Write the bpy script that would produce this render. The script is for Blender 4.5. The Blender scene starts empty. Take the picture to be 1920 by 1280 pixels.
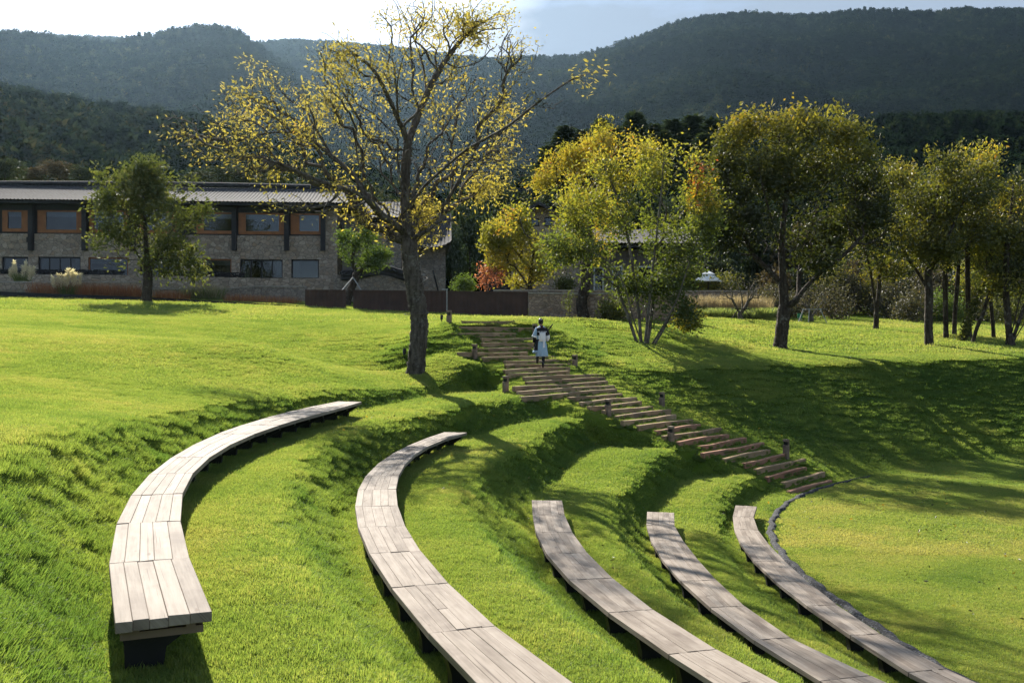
import bpy, bmesh, math, random
import numpy as np
from mathutils import Vector, Matrix

rng = np.random.default_rng(7)
random.seed(7)
D = bpy.data
scene = bpy.context.scene
COL = scene.collection

# ------------------------------------------------------------------ camera numbers (used to survey the place from the photograph)
F, HV, H = 1863.0, 626.0, 4.37
CX, CY = 24.08, 16.98                       # centre of the round stage lawn
SUN_EL, SUN_AZ = math.radians(32), math.radians(-21)   # azimuth from +Y towards +X
SUN = np.array([math.sin(SUN_AZ)*math.cos(SUN_EL), math.cos(SUN_AZ)*math.cos(SUN_EL), math.sin(SUN_EL)])

def P(u, v, Y):
    return np.array([(u-960)/F*Y, Y, H-(v-HV)/F*Y])
def PZ(u, v, z):
    Y = (H-z)*F/(v-HV)
    return np.array([(u-960)/F*Y, Y, z])
def sstep(x, a=0., b=1.):
    t = np.clip((np.asarray(x, float)-a)/(b-a), 0, 1)
    return t*t*(3-2*t)

def vnoise(x, y, seed=0):                   # smooth value noise, vectorised
    x = np.asarray(x, float); y = np.asarray(y, float)
    xi = np.floor(x).astype(np.int64); yi = np.floor(y).astype(np.int64)
    fx = x-xi; fy = y-yi
    fx = fx*fx*(3-2*fx); fy = fy*fy*(3-2*fy)
    def h(a, b):
        n = (a*374761393+b*668265263+seed*974711) & 0x7fffffff
        n = ((n ^ (n >> 13))*1274126177) & 0x7fffffff
        n = n ^ (n >> 16)
        return (n & 0xffff)/65535.0
    return (h(xi, yi)*(1-fx)+h(xi+1, yi)*fx)*(1-fy)+(h(xi, yi+1)*(1-fx)+h(xi+1, yi+1)*fx)*fy
def fbm(x, y, o=4, seed=0):
    s = 0; a = .5
    for k in range(o):
        s = s+a*vnoise(x*2**k, y*2**k, seed+k*17); a *= .5
    return s/(1-.5**o)

# ------------------------------------------------------------------ object helpers
def link(o, parent=None):
    COL.objects.link(o)
    if parent is not None: o.parent = parent
    return o
def tag(o, label=None, cat=None, group=None, kind=None):
    if label: o['label'] = label
    if cat: o['category'] = cat
    if group: o['group'] = group
    if kind: o['kind'] = kind
    return o
def empty(name, loc, label, cat, rz=0., group=None):
    o = D.objects.new(name, None); o.empty_display_size = .2
    o.location = Vector([float(c) for c in loc]); o.rotation_euler = (0, 0, rz)
    link(o); return tag(o, label, cat, group)
def mesh_obj(name, V, Fc, mat, parent=None, smooth=False, uv=None, rnd=None, mats=None, midx=None):
    me = D.meshes.new(name)
    V = np.asarray(V, np.float32)
    if isinstance(Fc, np.ndarray):
        n = Fc.shape[1]; idx = Fc.ravel(); starts = np.arange(len(Fc))*n
    else:
        lens = np.array([len(f) for f in Fc]); idx = np.array([i for f in Fc for i in f])
        starts = np.concatenate([[0], np.cumsum(lens)[:-1]])
    me.vertices.add(len(V)); me.vertices.foreach_set('co', V.ravel())
    me.loops.add(len(idx)); me.loops.foreach_set('vertex_index', idx.astype(np.int32))
    me.polygons.add(len(starts)); me.polygons.foreach_set('loop_start', starts.astype(np.int32))
    me.update(calc_edges=True)
    if uv is not None:
        l = me.uv_layers.new(name='UVMap'); l.data.foreach_set('uv', np.asarray(uv, np.float32).ravel())
    if rnd is not None:
        a = me.attributes.new('rnd', 'FLOAT', 'FACE'); a.data.foreach_set('value', np.asarray(rnd, np.float32))
    for m in (mats or [mat]): me.materials.append(m)
    if midx is not None: me.polygons.foreach_set('material_index', np.asarray(midx, np.int32))
    me.polygons.foreach_set('use_smooth', np.full(len(starts), smooth, bool))
    me.validate(); me.update()
    o = D.objects.new(name, me)
    return link(o, parent)

class MB:
    def __init__(s): s.V = []; s.F = []; s.n = 0; s.R = []
    def add(s, V, Fc, r=None):
        V = np.asarray(V, float).reshape(-1, 3)
        s.V.append(V); s.F += [tuple(int(i)+s.n for i in f) for f in Fc]; s.n += len(V)
        s.R += [random.random() if r is None else r]*len(Fc)
        return s
    def hexa(s, b, t, r=None):               # bottom ring of 4, top ring of 4 (both counter-clockwise from above)
        return s.add(list(b)+list(t), [(3, 2, 1, 0), (4, 5, 6, 7), (0, 1, 5, 4), (1, 2, 6, 5), (2, 3, 7, 6), (3, 0, 4, 7)], r)
    def box(s, c, d, rz=0., r=None):
        x, y, z = [q/2 for q in d]
        ca, sa = math.cos(rz), math.sin(rz)
        q = [(c[0]+ca*a-sa*b, c[1]+sa*a+ca*b) for a, b in ((-x, -y), (x, -y), (x, y), (-x, y))]
        return s.hexa([(a, b, c[2]-z) for a, b in q], [(a, b, c[2]+z) for a, b in q], r)
    def bb(s, x0, x1, y0, y1, z0, z1, r=None):
        return s.box(((x0+x1)/2, (y0+y1)/2, (z0+z1)/2), (x1-x0, y1-y0, z1-z0), 0, r)
    def tube(s, pts, rad, n=6, cap=True, r=None, noise=0.):
        V, Fc = tube_arrays(pts, rad, n, cap, noise); return s.add(V, Fc, r)
    def lathe(s, prof, c=(0, 0, 0), n=16, sx=1., sy=1.):
        V = []
        for rr, z in prof:
            for k in range(n):
                a = 2*math.pi*k/n; V.append((c[0]+rr*sx*math.cos(a), c[1]+rr*sy*math.sin(a), c[2]+z))
        Fc = [(i*n+k, i*n+(k+1) % n, (i+1)*n+(k+1) % n, (i+1)*n+k) for i in range(len(prof)-1) for k in range(n)]
        Fc += [tuple(range(n))[::-1], tuple((len(prof)-1)*n+k for k in range(n))]
        return s.add(V, Fc)
    def build(s, name, mat, parent=None, smooth=False, bevel=0.):
        o = mesh_obj(name, np.concatenate(s.V), s.F, mat, parent, smooth, rnd=s.R)
        if bevel:
            m = o.modifiers.new('bevel', 'BEVEL'); m.width = bevel; m.segments = 2; m.limit_method = 'ANGLE'
        return o

def tube_arrays(pts, rad, n=6, cap=True, noise=0.):
    pts = np.asarray(pts, float); m = len(pts); rad = np.broadcast_to(np.asarray(rad, float), (m,))
    T = np.gradient(pts, axis=0); T /= np.linalg.norm(T, axis=1)[:, None]+1e-9
    ref = np.array([0., 0, 1]) if abs(T[0][2]) < .9 else np.array([1., 0, 0])
    N = np.cross(T[0], ref); N /= np.linalg.norm(N)
    a = np.arange(n)*2*math.pi/n; V = np.empty((m, n, 3))
    for i in range(m):
        N = N-T[i]*np.dot(N, T[i]); N /= np.linalg.norm(N)+1e-9
        B = np.cross(T[i], N)
        rr = rad[i]*(1+noise*(rng.random(n)-.5)) if noise else rad[i]
        V[i] = pts[i]+(np.cos(a)*rr)[:, None]*N+(np.sin(a)*rr)[:, None]*B
    i = np.arange(m-1)[:, None]; k = np.arange(n)[None, :]
    Q = np.stack([i*n+k, i*n+(k+1) % n, (i+1)*n+(k+1) % n, (i+1)*n+k], -1).reshape(-1, 4)
    Fc = [tuple(q) for q in Q]
    if cap: Fc += [tuple(range(n))[::-1], tuple((m-1)*n+k for k in range(n))]
    return V.reshape(-1, 3), Fc

def smooth_path(pts, n=6):                   # Catmull-Rom
    p = np.asarray(pts, float); p = np.vstack([2*p[0]-p[1], p, 2*p[-1]-p[-2]]); out = []
    for i in range(1, len(p)-2):
        for t in np.arange(n)/n:
            out.append(.5*((2*p[i])+(-p[i-1]+p[i+1])*t+(2*p[i-1]-5*p[i]+4*p[i+1]-p[i+2])*t*t+(-p[i-1]+3*p[i]-3*p[i+1]+p[i+2])*t**3))
    out.append(p[-2]); return np.array(out)

# ------------------------------------------------------------------ materials
class NT:
    def __init__(s, name):
        s.m = D.materials.new(name); s.m.use_nodes = True; s.t = s.m.node_tree; s.t.nodes.clear()
        s.out = s.t.nodes.new('ShaderNodeOutputMaterial')
    def n(s, typ, **k):
        nd = s.t.nodes.new('ShaderNode'+typ)
        for a, b in k.items(): setattr(nd, a, b)
        return nd
    def l(s, a, b): s.t.links.new(a, b)
    def set(s, nd, **k):
        for a, b in k.items():
            i = nd.inputs[a.replace('_', ' ')]
            if hasattr(b, 'is_output'): s.l(b, i)
            else: i.default_value = b
        return nd
    def ramp(s, fac, stops, interp='LINEAR'):
        r = s.n('ValToRGB'); cr = r.color_ramp; cr.interpolation = interp
        while len(cr.elements) < len(stops): cr.elements.new(.5)
        for e, (p, c) in zip(cr.elements, stops): e.position = p; e.color = (*c, 1)
        s.l(fac, r.inputs[0]); return r.outputs[0]
    def pos(s): return s.n('NewGeometry').outputs['Position']
    def scale(s, vec, sc):
        m = s.n('Mapping'); s.l(vec, m.inputs[0]); m.inputs['Scale'].default_value = sc; return m.outputs[0]
    def noise(s, vec, sc, det=4, rough=.55):
        q = s.n('TexNoise'); s.l(vec, q.inputs['Vector']); q.inputs['Scale'].default_value = sc
        q.inputs['Detail'].default_value = det; q.inputs['Roughness'].default_value = rough; return q.outputs['Fac']
    def mix(s, fac, a, b, mode='MIX'):
        m = s.n('Mix', data_type='RGBA', blend_type=mode)
        for i, x in ((0, fac), (6, a), (7, b)):
            if hasattr(x, 'is_output'): s.l(x, m.inputs[i])
            else: m.inputs[i].default_value = (*x, 1) if isinstance(x, tuple) and len(x) == 3 else x
        return m.outputs[2]
    def math(s, op, a, b=0.):
        m = s.n('Math', operation=op)
        for i, x in ((0, a), (1, b)):
            if hasattr(x, 'is_output'): s.l(x, m.inputs[i])
            else: m.inputs[i].default_value = x
        return m.outputs[0]
    def bump(s, h, st=.5, d=.02):
        b = s.n('Bump'); b.inputs['Strength'].default_value = st; b.inputs['Distance'].default_value = d; s.l(h, b.inputs['Height']); return b.outputs[0]
    def pbsdf(s, col, rough=.7, bump=None, metal=0., spec=.4):
        b = s.n('BsdfPrincipled')
        if hasattr(col, 'is_output'): s.l(col, b.inputs['Base Color'])
        else: b.inputs['Base Color'].default_value = (*col, 1)
        if hasattr(rough, 'is_output'): s.l(rough, b.inputs['Roughness'])
        else: b.inputs['Roughness'].default_value = rough
        b.inputs['Metallic'].default_value = metal; b.inputs['Specular IOR Level'].default_value = spec
        if bump is not None: s.l(bump, b.inputs['Normal'])
        return b.outputs[0]
    def done(s, sh): s.l(sh, s.out.inputs[0]); return s.m
def attr(t, name, typ='GEOMETRY'):
    a = t.n('Attribute', attribute_type=typ); a.attribute_name = name; return a.outputs['Fac']

def plain(name, col, rough=.7, var=.25, sc=8., metal=0., bump=.2):
    t = NT(name); f = t.noise(t.pos(), sc)
    c = t.ramp(f, [(.3, tuple(q*(1-var) for q in col)), (.7, tuple(min(1, q*(1+var)) for q in col))])
    return t.done(t.pbsdf(c, rough, t.bump(t.noise(t.pos(), sc*4), bump, .01), metal))

def leafmat(name, stops, trans=1.25, mixf=.5, rough=.5, spec=.04):
    t = NT(name); c = t.ramp(attr(t, 'rnd'), stops)
    d = t.set(t.n('BsdfDiffuse'), Color=c)
    tc = t.mix(1., c, (trans, trans*1.02, trans*.55), 'MULTIPLY')
    tr = t.set(t.n('BsdfTranslucent'), Color=tc)
    m = t.n('MixShader'); m.inputs[0].default_value = mixf; t.l(d.outputs[0], m.inputs[1]); t.l(tr.outputs[0], m.inputs[2])
    g = t.set(t.n('BsdfGlossy'), Roughness=rough); g.inputs['Color'].default_value = (1, 1, 1, 1)
    m2 = t.n('MixShader'); m2.inputs[0].default_value = spec; t.l(m.outputs[0], m2.inputs[1]); t.l(g.outputs[0], m2.inputs[2])
    return t.done(m2.outputs[0])

def wood(name, stops, rough=.75, along=1.2, across=26., knots=True):
    t = NT(name); uv = t.n('UVMap').outputs[0]; r = attr(t, 'rnd')
    off = t.n('VectorMath', operation='ADD'); t.l(uv, off.inputs[0])
    comb = t.n('CombineXYZ'); t.l(t.math('MULTIPLY', r, 37.), comb.inputs[0]); t.l(t.math('MULTIPLY', r, 13.), comb.inputs[1]); t.l(comb.outputs[0], off.inputs[1])
    v = off.outputs[0]
    g = t.noise(t.scale(v, (along, across, 1)), 1., 6, .65)
    big = t.noise(t.scale(v, (1.1, 3., 1)), 1.6, 3)
    f = t.math('ADD', t.math('MULTIPLY', g, .55), t.math('ADD', t.math('MULTIPLY', big, .40), t.math('MULTIPLY', r, .17)))
    c = t.ramp(f, stops)
    crack = t.noise(t.scale(v, (.9, 60., 1)), 1., 2)
    c = t.mix(t.ramp(crack, [(.30, (.75, .75, .75)), (.37, (0, 0, 0))]), c, (.10, .075, .06))
    if knots:
        vo = t.n('TexVoronoi'); t.l(t.scale(v, (1.6, 5.5, 1)), vo.inputs['Vector']); vo.inputs['Scale'].default_value = 1.2
        c = t.mix(t.ramp(vo.outputs['Distance'], [(.05, (.7, .7, .7)), (.11, (0, 0, 0))]), c, (.13, .09, .065))
    st = t.noise(t.scale(v, (.5, .6, 1)), 2.5, 5)
    c = t.mix(t.ramp(st, [(.50, (0, 0, 0)), (.72, (.75, .75, .75))]), c, (.125, .095, .075))
    return t.done(t.pbsdf(c, rough, t.bump(g, .35, .004), 0, .12))

def stone(name, sc=2.9, tint=(1, 1, 1), dark=1.):
    t = NT(name); p = t.scale(t.pos(), (1, 1, 1.35))
    wob = t.n('VectorMath', operation='ADD'); t.l(p, wob.inputs[0])
    nz = t.n('TexNoise'); t.l(p, nz.inputs['Vector']); nz.inputs['Scale'].default_value = 3.
    sc2 = t.n('VectorMath', operation='SCALE'); t.l(nz.outputs['Color'], sc2.inputs[0]); sc2.inputs['Scale'].default_value = .14; t.l(sc2.outputs[0], wob.inputs[1])
    vo = t.n('TexVoronoi'); t.l(wob.outputs[0], vo.inputs['Vector']); vo.inputs['Scale'].default_value = sc
    ed = t.n('TexVoronoi', feature='DISTANCE_TO_EDGE'); t.l(wob.outputs[0], ed.inputs['Vector']); ed.inputs['Scale'].default_value = sc
    sp = t.n('SeparateColor'); t.l(vo.outputs['Color'], sp.inputs[0])
    k = lambda c: tuple(dark*a*b for a, b in zip(c, tint))
    c = t.ramp(sp.outputs[0], [(0, k((.24, .20, .165))), (.3, k((.40, .34, .28))), (.5, k((.24, .19, .15))), (.75, k((.43, .36, .295))), (1, k((.31, .225, .155)))])
    c = t.mix(t.ramp(t.noise(t.pos(), 14., 5), [(.35, (.45, .45, .45)), (.7, (0, 0, 0))]), c, k((.17, .15, .13)))
    m = t.ramp(ed.outputs['Distance'], [(.0, (1, 1, 1)), (.055, (0, 0, 0))])
    c = t.mix(m, c, k((.12, .105, .09)))
    hgt = t.math('ADD', t.ramp(ed.outputs['Distance'], [(0, (0, 0, 0)), (.12, (1, 1, 1))]), t.math('MULTIPLY', t.noise(t.pos(), 9.), .5))
    return t.done(t.pbsdf(c, .9, t.bump(hgt, .8, .05)))

def bark(name, a, b, sc=1.):
    t = NT(name); p = t.scale(t.pos(), (9*sc, 9*sc, 2.2*sc)); f = t.noise(p, 1., 6, .7)
    li = t.noise(t.pos(), 5*sc, 5, .7)
    c = t.ramp(f, [(.36, a), (.62, b)])
    c = t.mix(t.ramp(li, [(.56, (0, 0, 0)), (.63, (.6, .6, .6))]), c, (.21, .20, .17))
    return t.done(t.pbsdf(c, .95, t.bump(f, 1., .06), 0, .2))

M = {}
M['bench'] = wood('weathered_bench_wood', [(.30, (.09, .066, .05)), (.44, (.20, .163, .13)), (.60, (.30, .25, .204)), (.85, (.40, .343, .287))])
M['bench_end'] = wood('bench_rail_wood', [(.3, (.12, .085, .06)), (.8, (.26, .19, .14))])
M['step'] = wood('step_timber_wood', [(.3, (.15, .095, .055)), (.55, (.31, .21, .125)), (.85, (.48, .35, .22))], along=.9, across=18.)
M['step_red'] = wood('reddish_step_wood', [(.3, (.16, .08, .05)), (.55, (.30, .15, .095)), (.85, (.42, .25, .17))], along=.9, across=18.)
M['post'] = plain('post_wood', (.20, .145, .105), .85, .35, 6)
M['black'] = plain('black_steel', (.008, .008, .009), .6, .3, 5)
M['steel'] = plain('grey_steel', (.35, .35, .34), .5, .2, 9, .6)
M['stone'] = stone('rubble_stone', 2.9, (1.2, 1.16, 1.1))
M['stone_fine'] = stone('grey_rubble_stone', 4.2, (.95, .97, 1.))
M['stone_small'] = stone('small_rubble_stone', 4.6, (1.12, .98, .90))
M['coping'] = plain('pale_coping_stone', (.33, .30, .26), .9)
M['slate'] = plain('dark_slate', (.025, .024, .026), .8, .6, 12)
M['tile'] = plain('grey_roof_tile', (.040, .038, .040), .95, .35, 3)
M['dark_timber'] = plain('dark_stained_timber', (.022, .02, .021), .7)
M['orange'] = plain('orange_timber', (.28, .105, .032), .55, .2, 3)
M['plaster'] = plain('grey_plaster', (.11, .095, .082), .9, .25, 3)
M['white'] = plain('white_paint', (.72, .72, .72), .6, .05, 5)
M['curtain'] = plain('pale_curtain', (.55, .57, .56), .9, .1, 3)
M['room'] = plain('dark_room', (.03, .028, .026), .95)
M['corten'] = plain('brown_steel_sheet', (.060, .030, .022), .65, .3, 1.5)
M['canvas'] = plain('white_canvas', (.72, .74, .74), .85, .06, 5)
M['green_sign'] = plain('green_sign_paint', (.02, .20, .10), .5)
M['bark_main'] = bark('walnut_bark', (.030, .024, .020), (.125, .105, .088))
M['bark_dark'] = bark('dark_bark', (.022, .017, .013), (.08, .062, .048))
M['bark_grey'] = bark('grey_bark', (.06, .05, .042), (.17, .15, .125))
t = NT('gravel'); vo = t.n('TexVoronoi'); t.l(t.pos(), vo.inputs['Vector']); vo.inputs['Scale'].default_value = 38.
sp = t.n('SeparateColor'); t.l(vo.outputs['Color'], sp.inputs[0])
M['gravel'] = t.done(t.pbsdf(t.ramp(sp.outputs[0], [(0, (.012, .012, .014)), (.75, (.035, .036, .040)), (1, (.12, .125, .135))]), .9, t.bump(vo.outputs['Distance'], .9, .02)))
t = NT('soil_under_grass')
c = t.ramp(t.noise(t.pos(), 1.1, 6), [(.35, (.06, .095, .014)), (.65, (.11, .14, .024))])
M['ground'] = t.done(t.pbsdf(c, .95, t.bump(t.noise(t.pos(), 12., 6), .8, .03), 0, 0.))
t = NT('forest_floor')
c = t.ramp(t.noise(t.pos(), .02, 6), [(.35, (.018, .026, .010)), (.65, (.035, .042, .018))])
vo = t.n('TexVoronoi'); t.l(t.pos(), vo.inputs['Vector']); vo.inputs['Scale'].default_value = .16
M['hill'] = t.done(t.pbsdf(c, 1., t.bump(vo.outputs['Distance'], 1., 6.), 0, 0.))
t = NT('window_glass')
tr = t.n('BsdfTransparent'); tr.inputs[0].default_value = (.40, .45, .47, 1); g = t.n('BsdfGlossy'); g.inputs['Roughness'].default_value = .02
g.inputs['Color'].default_value = (.9, .95, 1, 1)
m = t.n('MixShader'); m.inputs[0].default_value = .065; t.l(tr.outputs[0], m.inputs[1]); t.l(g.outputs[0], m.inputs[2])
M['glass'] = t.done(m.outputs[0])

# grass blades: tint comes from the tuft, colour spread inside the tuft from 'rnd'
def grass_mat(name, dry, fresh, deep):
    t = NT(name); ti = attr(t, 'tint', 'INSTANCER'); r = attr(t, 'rnd')
    f = t.math('ADD', ti, t.math('MULTIPLY', t.math('SUBTRACT', r, .5), .45))
    c = t.ramp(f, [(.08, deep), (.5, fresh), (.92, dry)])
    d = t.set(t.n('BsdfDiffuse'), Color=c)
    tr = t.set(t.n('BsdfTranslucent'), Color=t.mix(1., c, (1.85, 1.65, .9), 'MULTIPLY'))
    mx = t.n('MixShader'); mx.inputs[0].default_value = .56; t.l(d.outputs[0], mx.inputs[1]); t.l(tr.outputs[0], mx.inputs[2])
    g = t.n('BsdfGlossy'); g.inputs['Roughness'].default_value = .6
    m2 = t.n('MixShader'); m2.inputs[0].default_value = .04; t.l(mx.outputs[0], m2.inputs[1]); t.l(g.outputs[0], m2.inputs[2])
    return t.done(m2.outputs[0])
M['grass'] = grass_mat('grass_blades', (.29, .29, .11), (.172, .242, .058), (.075, .145, .032))
# ------------------------------------------------------------------ survey: seat edges, stage edge, stair timbers
BO = {1: [(219,1170.6),(202.5,1074),(208,1000),(241,939),(303,871),(360,835),(408,812),(456,795),(539,772.5),(635.6,752)],
 2: [(834.6,809),(738,849),(708,869),(688,888),(668,919),(666,952),(677,993),(699,1044),(739,1113),(825,1213),(894,1280)],
 3: [(997,937.7),(998.4,968),(1006.7,999),(1026,1042.5),(1072,1090),(1143,1149),(1259,1229.5),(1333,1278)],
 4: [(1213,959),(1213,984.6),(1223,1019),(1247,1057),(1281,1090),(1333,1140),(1419,1203),(1499,1253)],
 5: [(1378,947.5),(1375,971),(1376,992),(1387,1016),(1419,1057),(1453,1086),(1578,1182),(1688,1247),(1729,1278)]}
BI = {1: [(403.7,1142),(353,1063),(334.6,982),(347,934),(430,836),(478,810),(587,779),(677,753)],
 2: [(874,811),(784,847),(751.6,886),(741.5,917),(745,952),(762.5,987),(796,1039),(848,1102),(954,1192),(1076,1280)],
 3: [(1053.6,937),(1066,980),(1072,996.5),(1101.7,1036.5),(1152,1087),(1232,1143),(1345,1220.6),(1464,1280)],
 4: [(1264,960),(1266,986),(1303.5,1042.5),(1342,1087),(1404.5,1137.5),(1479,1195),(1667,1278)],
 5: [(1420,948),(1422,992),(1443,1022),(1474,1054),(1554,1120),(1637,1179),(1750,1243),(1830,1278)]}
BZ = {1: 2.81, 2: 2.08, 3: 1.27, 4: .60, 5: .27}
BG = {1: 2.47, 2: 1.76, 3: .97, 4: .30, 5: .0}
LAWN = [(1510,935.6),(1462,956),(1453,980),(1468,1025),(1533,1090),(1608,1146),(1697,1206),(1750,1238),(1613,897),(1695,883),(1776,872.5),(1920,860.5)]
def polar(p):
    dx, dy = p[0]-CX, p[1]-CY
    return math.atan2(-dy, -dx), math.hypot(dx, dy)
def curve(pix, z, deg):
    q = np.array(sorted(polar(PZ(u, v, z)) for u, v in pix))
    c = np.polyfit(q[:, 0], q[:, 1], deg); lo, hi = q[0, 0], q[-1, 0]
    return (lambda a, c=c, lo=lo, hi=hi: np.polyval(c, np.clip(a, lo, hi))), lo, hi
RIN, ROUT, ALO, AHI = {}, {}, {}, {}
for k in range(1, 6):
    RIN[k], lo1, hi1 = curve(BI[k], BZ[k], 4); ROUT[k], lo2, hi2 = curve(BO[k], BZ[k], 4)
    ALO[k] = (lo1+lo2)/2; AHI[k] = (hi1+hi2)/2
RLAWN, _, _ = curve(LAWN, 0., 5)
SD = np.array([-.8, .6]); SE = np.array([.64, .768])          # up the stairs / along a timber
STEP = np.array([(867,605.5,965,607),(863.8,614.4,1003,615),(846,626,968,622.5),(903,635,999,632),(905,644,999,641),(898,653,997,650),(860,663,990,660),(906,672,1040,669.5),(948,678,1072,675.6),(950,687.7,1071,685),(947,696.7,1070,691),(953,706,1068,699),(984.6,712,1132,705),(990,716.5,1135,709),(966,725,1140,715),(973,732,1153,719),(979,742.5,1157.5,729),(1070,745.6,1168,737),(1090,753,1195,744.6),(1106,764,1203,755),(1135,771.7,1224.7,764),(1158.5,781.5,1259,768.6),(1169,790.4,1268,779.6),(1198,799,1299,786.5),(1232.7,807.5,1315,798),(1246.5,819,1353,805),(1274,827.7,1366.8,816),(1315,838.5,1400,824.7),(1321,853,1434,835),(1360,863.7,1444.7,845),(1396.5,870,1473,856),(1420.6,884.5,1511,862),(1441,897,1513.4,878),(1471,904.5,1546.6,885),(1482.5,917.5,1560,896.5)])[::-1]
NS = len(STEP)                                                # index 0 = lowest
kk = ((STEP[:, 0]+STEP[:, 2])/2-960)/F; vv = (STEP[:, 1]+STEP[:, 3])/2
ii = np.arange(NS); kf = np.polyval(np.polyfit(ii, kk, 3), ii); vf = np.polyval(np.polyfit(ii, vv, 4), ii)
SC_ = [np.array([kf[0]*28.6, 28.6])]
for i in range(1, NS):                                        # walk up the stair with a steady going of about 0.38 m
    Y0 = SC_[-1][1]; Yr = (CX*.6+CY*.8)/(.6*kf[i]+.8)         # the same pixel column on the straight radial line
    best = Y0+.2
    for Yc in np.arange(Y0+.05, Y0+.6, .01):
        best = Yc
        if math.hypot(kf[i]*Yc-SC_[-1][0], Yc-Y0) >= .385: break
    SC_.append(np.array([kf[i]*best, best]))
SC_ = np.array(SC_); SZ = H-SC_[:, 1]*(vf-HV)/F; SZ = np.maximum.accumulate(SZ+1e-4*ii)
ang = np.interp(ii, [0, 20, 28, 34], [math.atan2(.768, .64)]*2+[math.atan2(.62, .78), math.atan2(.55, .835)])
EV = np.stack([np.cos(ang), np.sin(ang)], -1); NV = np.stack([-np.sin(ang), np.cos(ang)], -1)      # along a timber, uphill
print('stair top', SC_[-1], SZ[-1], 'person', SC_[24], SZ[24])
def step_end(i, u):                                           # point of timber i that lies in pixel column u
    k = (u-960)/F; A = SC_[i]; e = EV[i]
    t = (k*A[1]-A[0])/(e[0]-k*e[1]); return A+e*t, t
SL, SR = np.empty(NS), np.empty(NS); SP = []
for i in range(NS):
    a, ta = step_end(i, STEP[i, 0]); b, tb = step_end(i, STEP[i, 2]); SP.append((a, b)); SL[i], SR[i] = ta, tb
TLs = np.convolve(np.pad(SL, 3, 'edge'), np.ones(7)/7, 'valid'); TRs = np.convolve(np.pad(SR, 3, 'edge'), np.ones(7)/7, 'valid')
def stair_uv(X, Y):
    """stair coordinate f (timber number, fractional) and sideways offset t"""
    f = np.full(X.shape, -1.); prev = None
    for i in range(NS):
        d = (X-SC_[i, 0])*NV[i, 0]+(Y-SC_[i, 1])*NV[i, 1]
        if i == 0: f = np.where(d > 0, 0., np.clip(d/.4, -1, 0))
        else: f = np.where(d > 0, float(i), np.where((f >= i-1) & (prev > 0), i-1+prev/np.maximum(prev-d, 1e-6), f))
        prev = d
    f = np.where((f >= NS-1), NS-1+np.clip(prev/.4, 0, 50), f)
    g = np.clip(f, 0, NS-1); cx, cy = np.interp(g, ii, SC_[:, 0]), np.interp(g, ii, SC_[:, 1]); ex, ey = np.interp(g, ii, EV[:, 0]), np.interp(g, ii, EV[:, 1])
    return f, (X-cx)*ex+(Y-cy)*ey

# ------------------------------------------------------------------ terrain
ctl = []
def cp(u, v, Y): ctl.append(P(u, v, Y))
for u, v, Y in [(700,728,27),(900,722,32.5),(800,722,29.6),(550,741,22.4),(250,780,14.8),(60,815,9.3),(778,700,33.6),
  (0,560,58),(-200,556,59),(300,567,58),(570,577,57),(800,590,55),(990,600,53),(200,650,25),(450,640,28),(300,600,40),(650,640,38),(720,660,36),(100,600,38),(600,600,46),
  (905,603,41),(840,606,41.5),(760,610,42),(1095,600,46),(1000,601,44.5),(1210,645,41.5),(1130,668,38.2),(1250,691,36.3),(1350,687,37.2),(1450,683,38.6),(1700,674,41.2),(1920,669,42.5),(2150,667,43),
  (1460,655,46),(1740,648,47),(1645,617,58),(1900,650,47),(1500,605,63),(1700,608,63),(1920,612,65),(2150,615,65),(1385,601,59),(1300,603,56),(1230,603,54)]: cp(u, v, Y)
for i in range(20, NS):
    for u in (STEP[i, 0]-8, STEP[i, 2]+8, STEP[i, 0]-34, STEP[i, 2]+34):
        a, _ = step_end(i, u); ctl.append(np.array([a[0], a[1], SZ[i]-.03]))
for x, y, z in [(-12,8,3.9),(-20,20,4.6),(-60,30,6.),(-60,75,8.3),(-8,0,3.5),(0,-6,3.3),(12,-6,3.),(30,-15,3.),(60,0,3.),(60,30,3.6),(70,70,5.2),(30,80,6.2),(0,80,7.4),(-30,78,8.3),(-100,0,6.),(120,0,3.),(120,120,6.),(-120,120,9.),(0,130,9.),(44,20,3.2),(46,-6,3.)]:
    ctl.append(np.array([x, y, z]))
ctl = np.array(ctl)
def rbf_fit(c, lam=.02):
    n = len(c); d = np.hypot(c[:, None, 0]-c[None, :, 0], c[:, None, 1]-c[None, :, 1])
    A = np.zeros((n+3, n+3)); A[:n, :n] = -d-np.eye(n)*lam*10; A[:n, n] = 1; A[:n, n+1:] = c[:, :2]; A[n:, :n] = A[:n, n:].T
    return np.linalg.solve(A, np.concatenate([c[:, 2], np.zeros(3)]))
rw = rbf_fit(ctl)
def U(X, Y):
    z = rw[-3]+rw[-2]*X+rw[-1]*Y
    for (cx, cy, _), w in zip(ctl, rw): z = z-w*np.sqrt((X-cx)**2+(Y-cy)**2+.3)
    return z
def lip(t): t = np.clip(t, 0, 1); return .6*t*t*(3-2*t)+.4*np.where(t < .72, (t/.72)**1.6*.86, .86+.14*(1-((1-t)/.28)**2))
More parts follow.
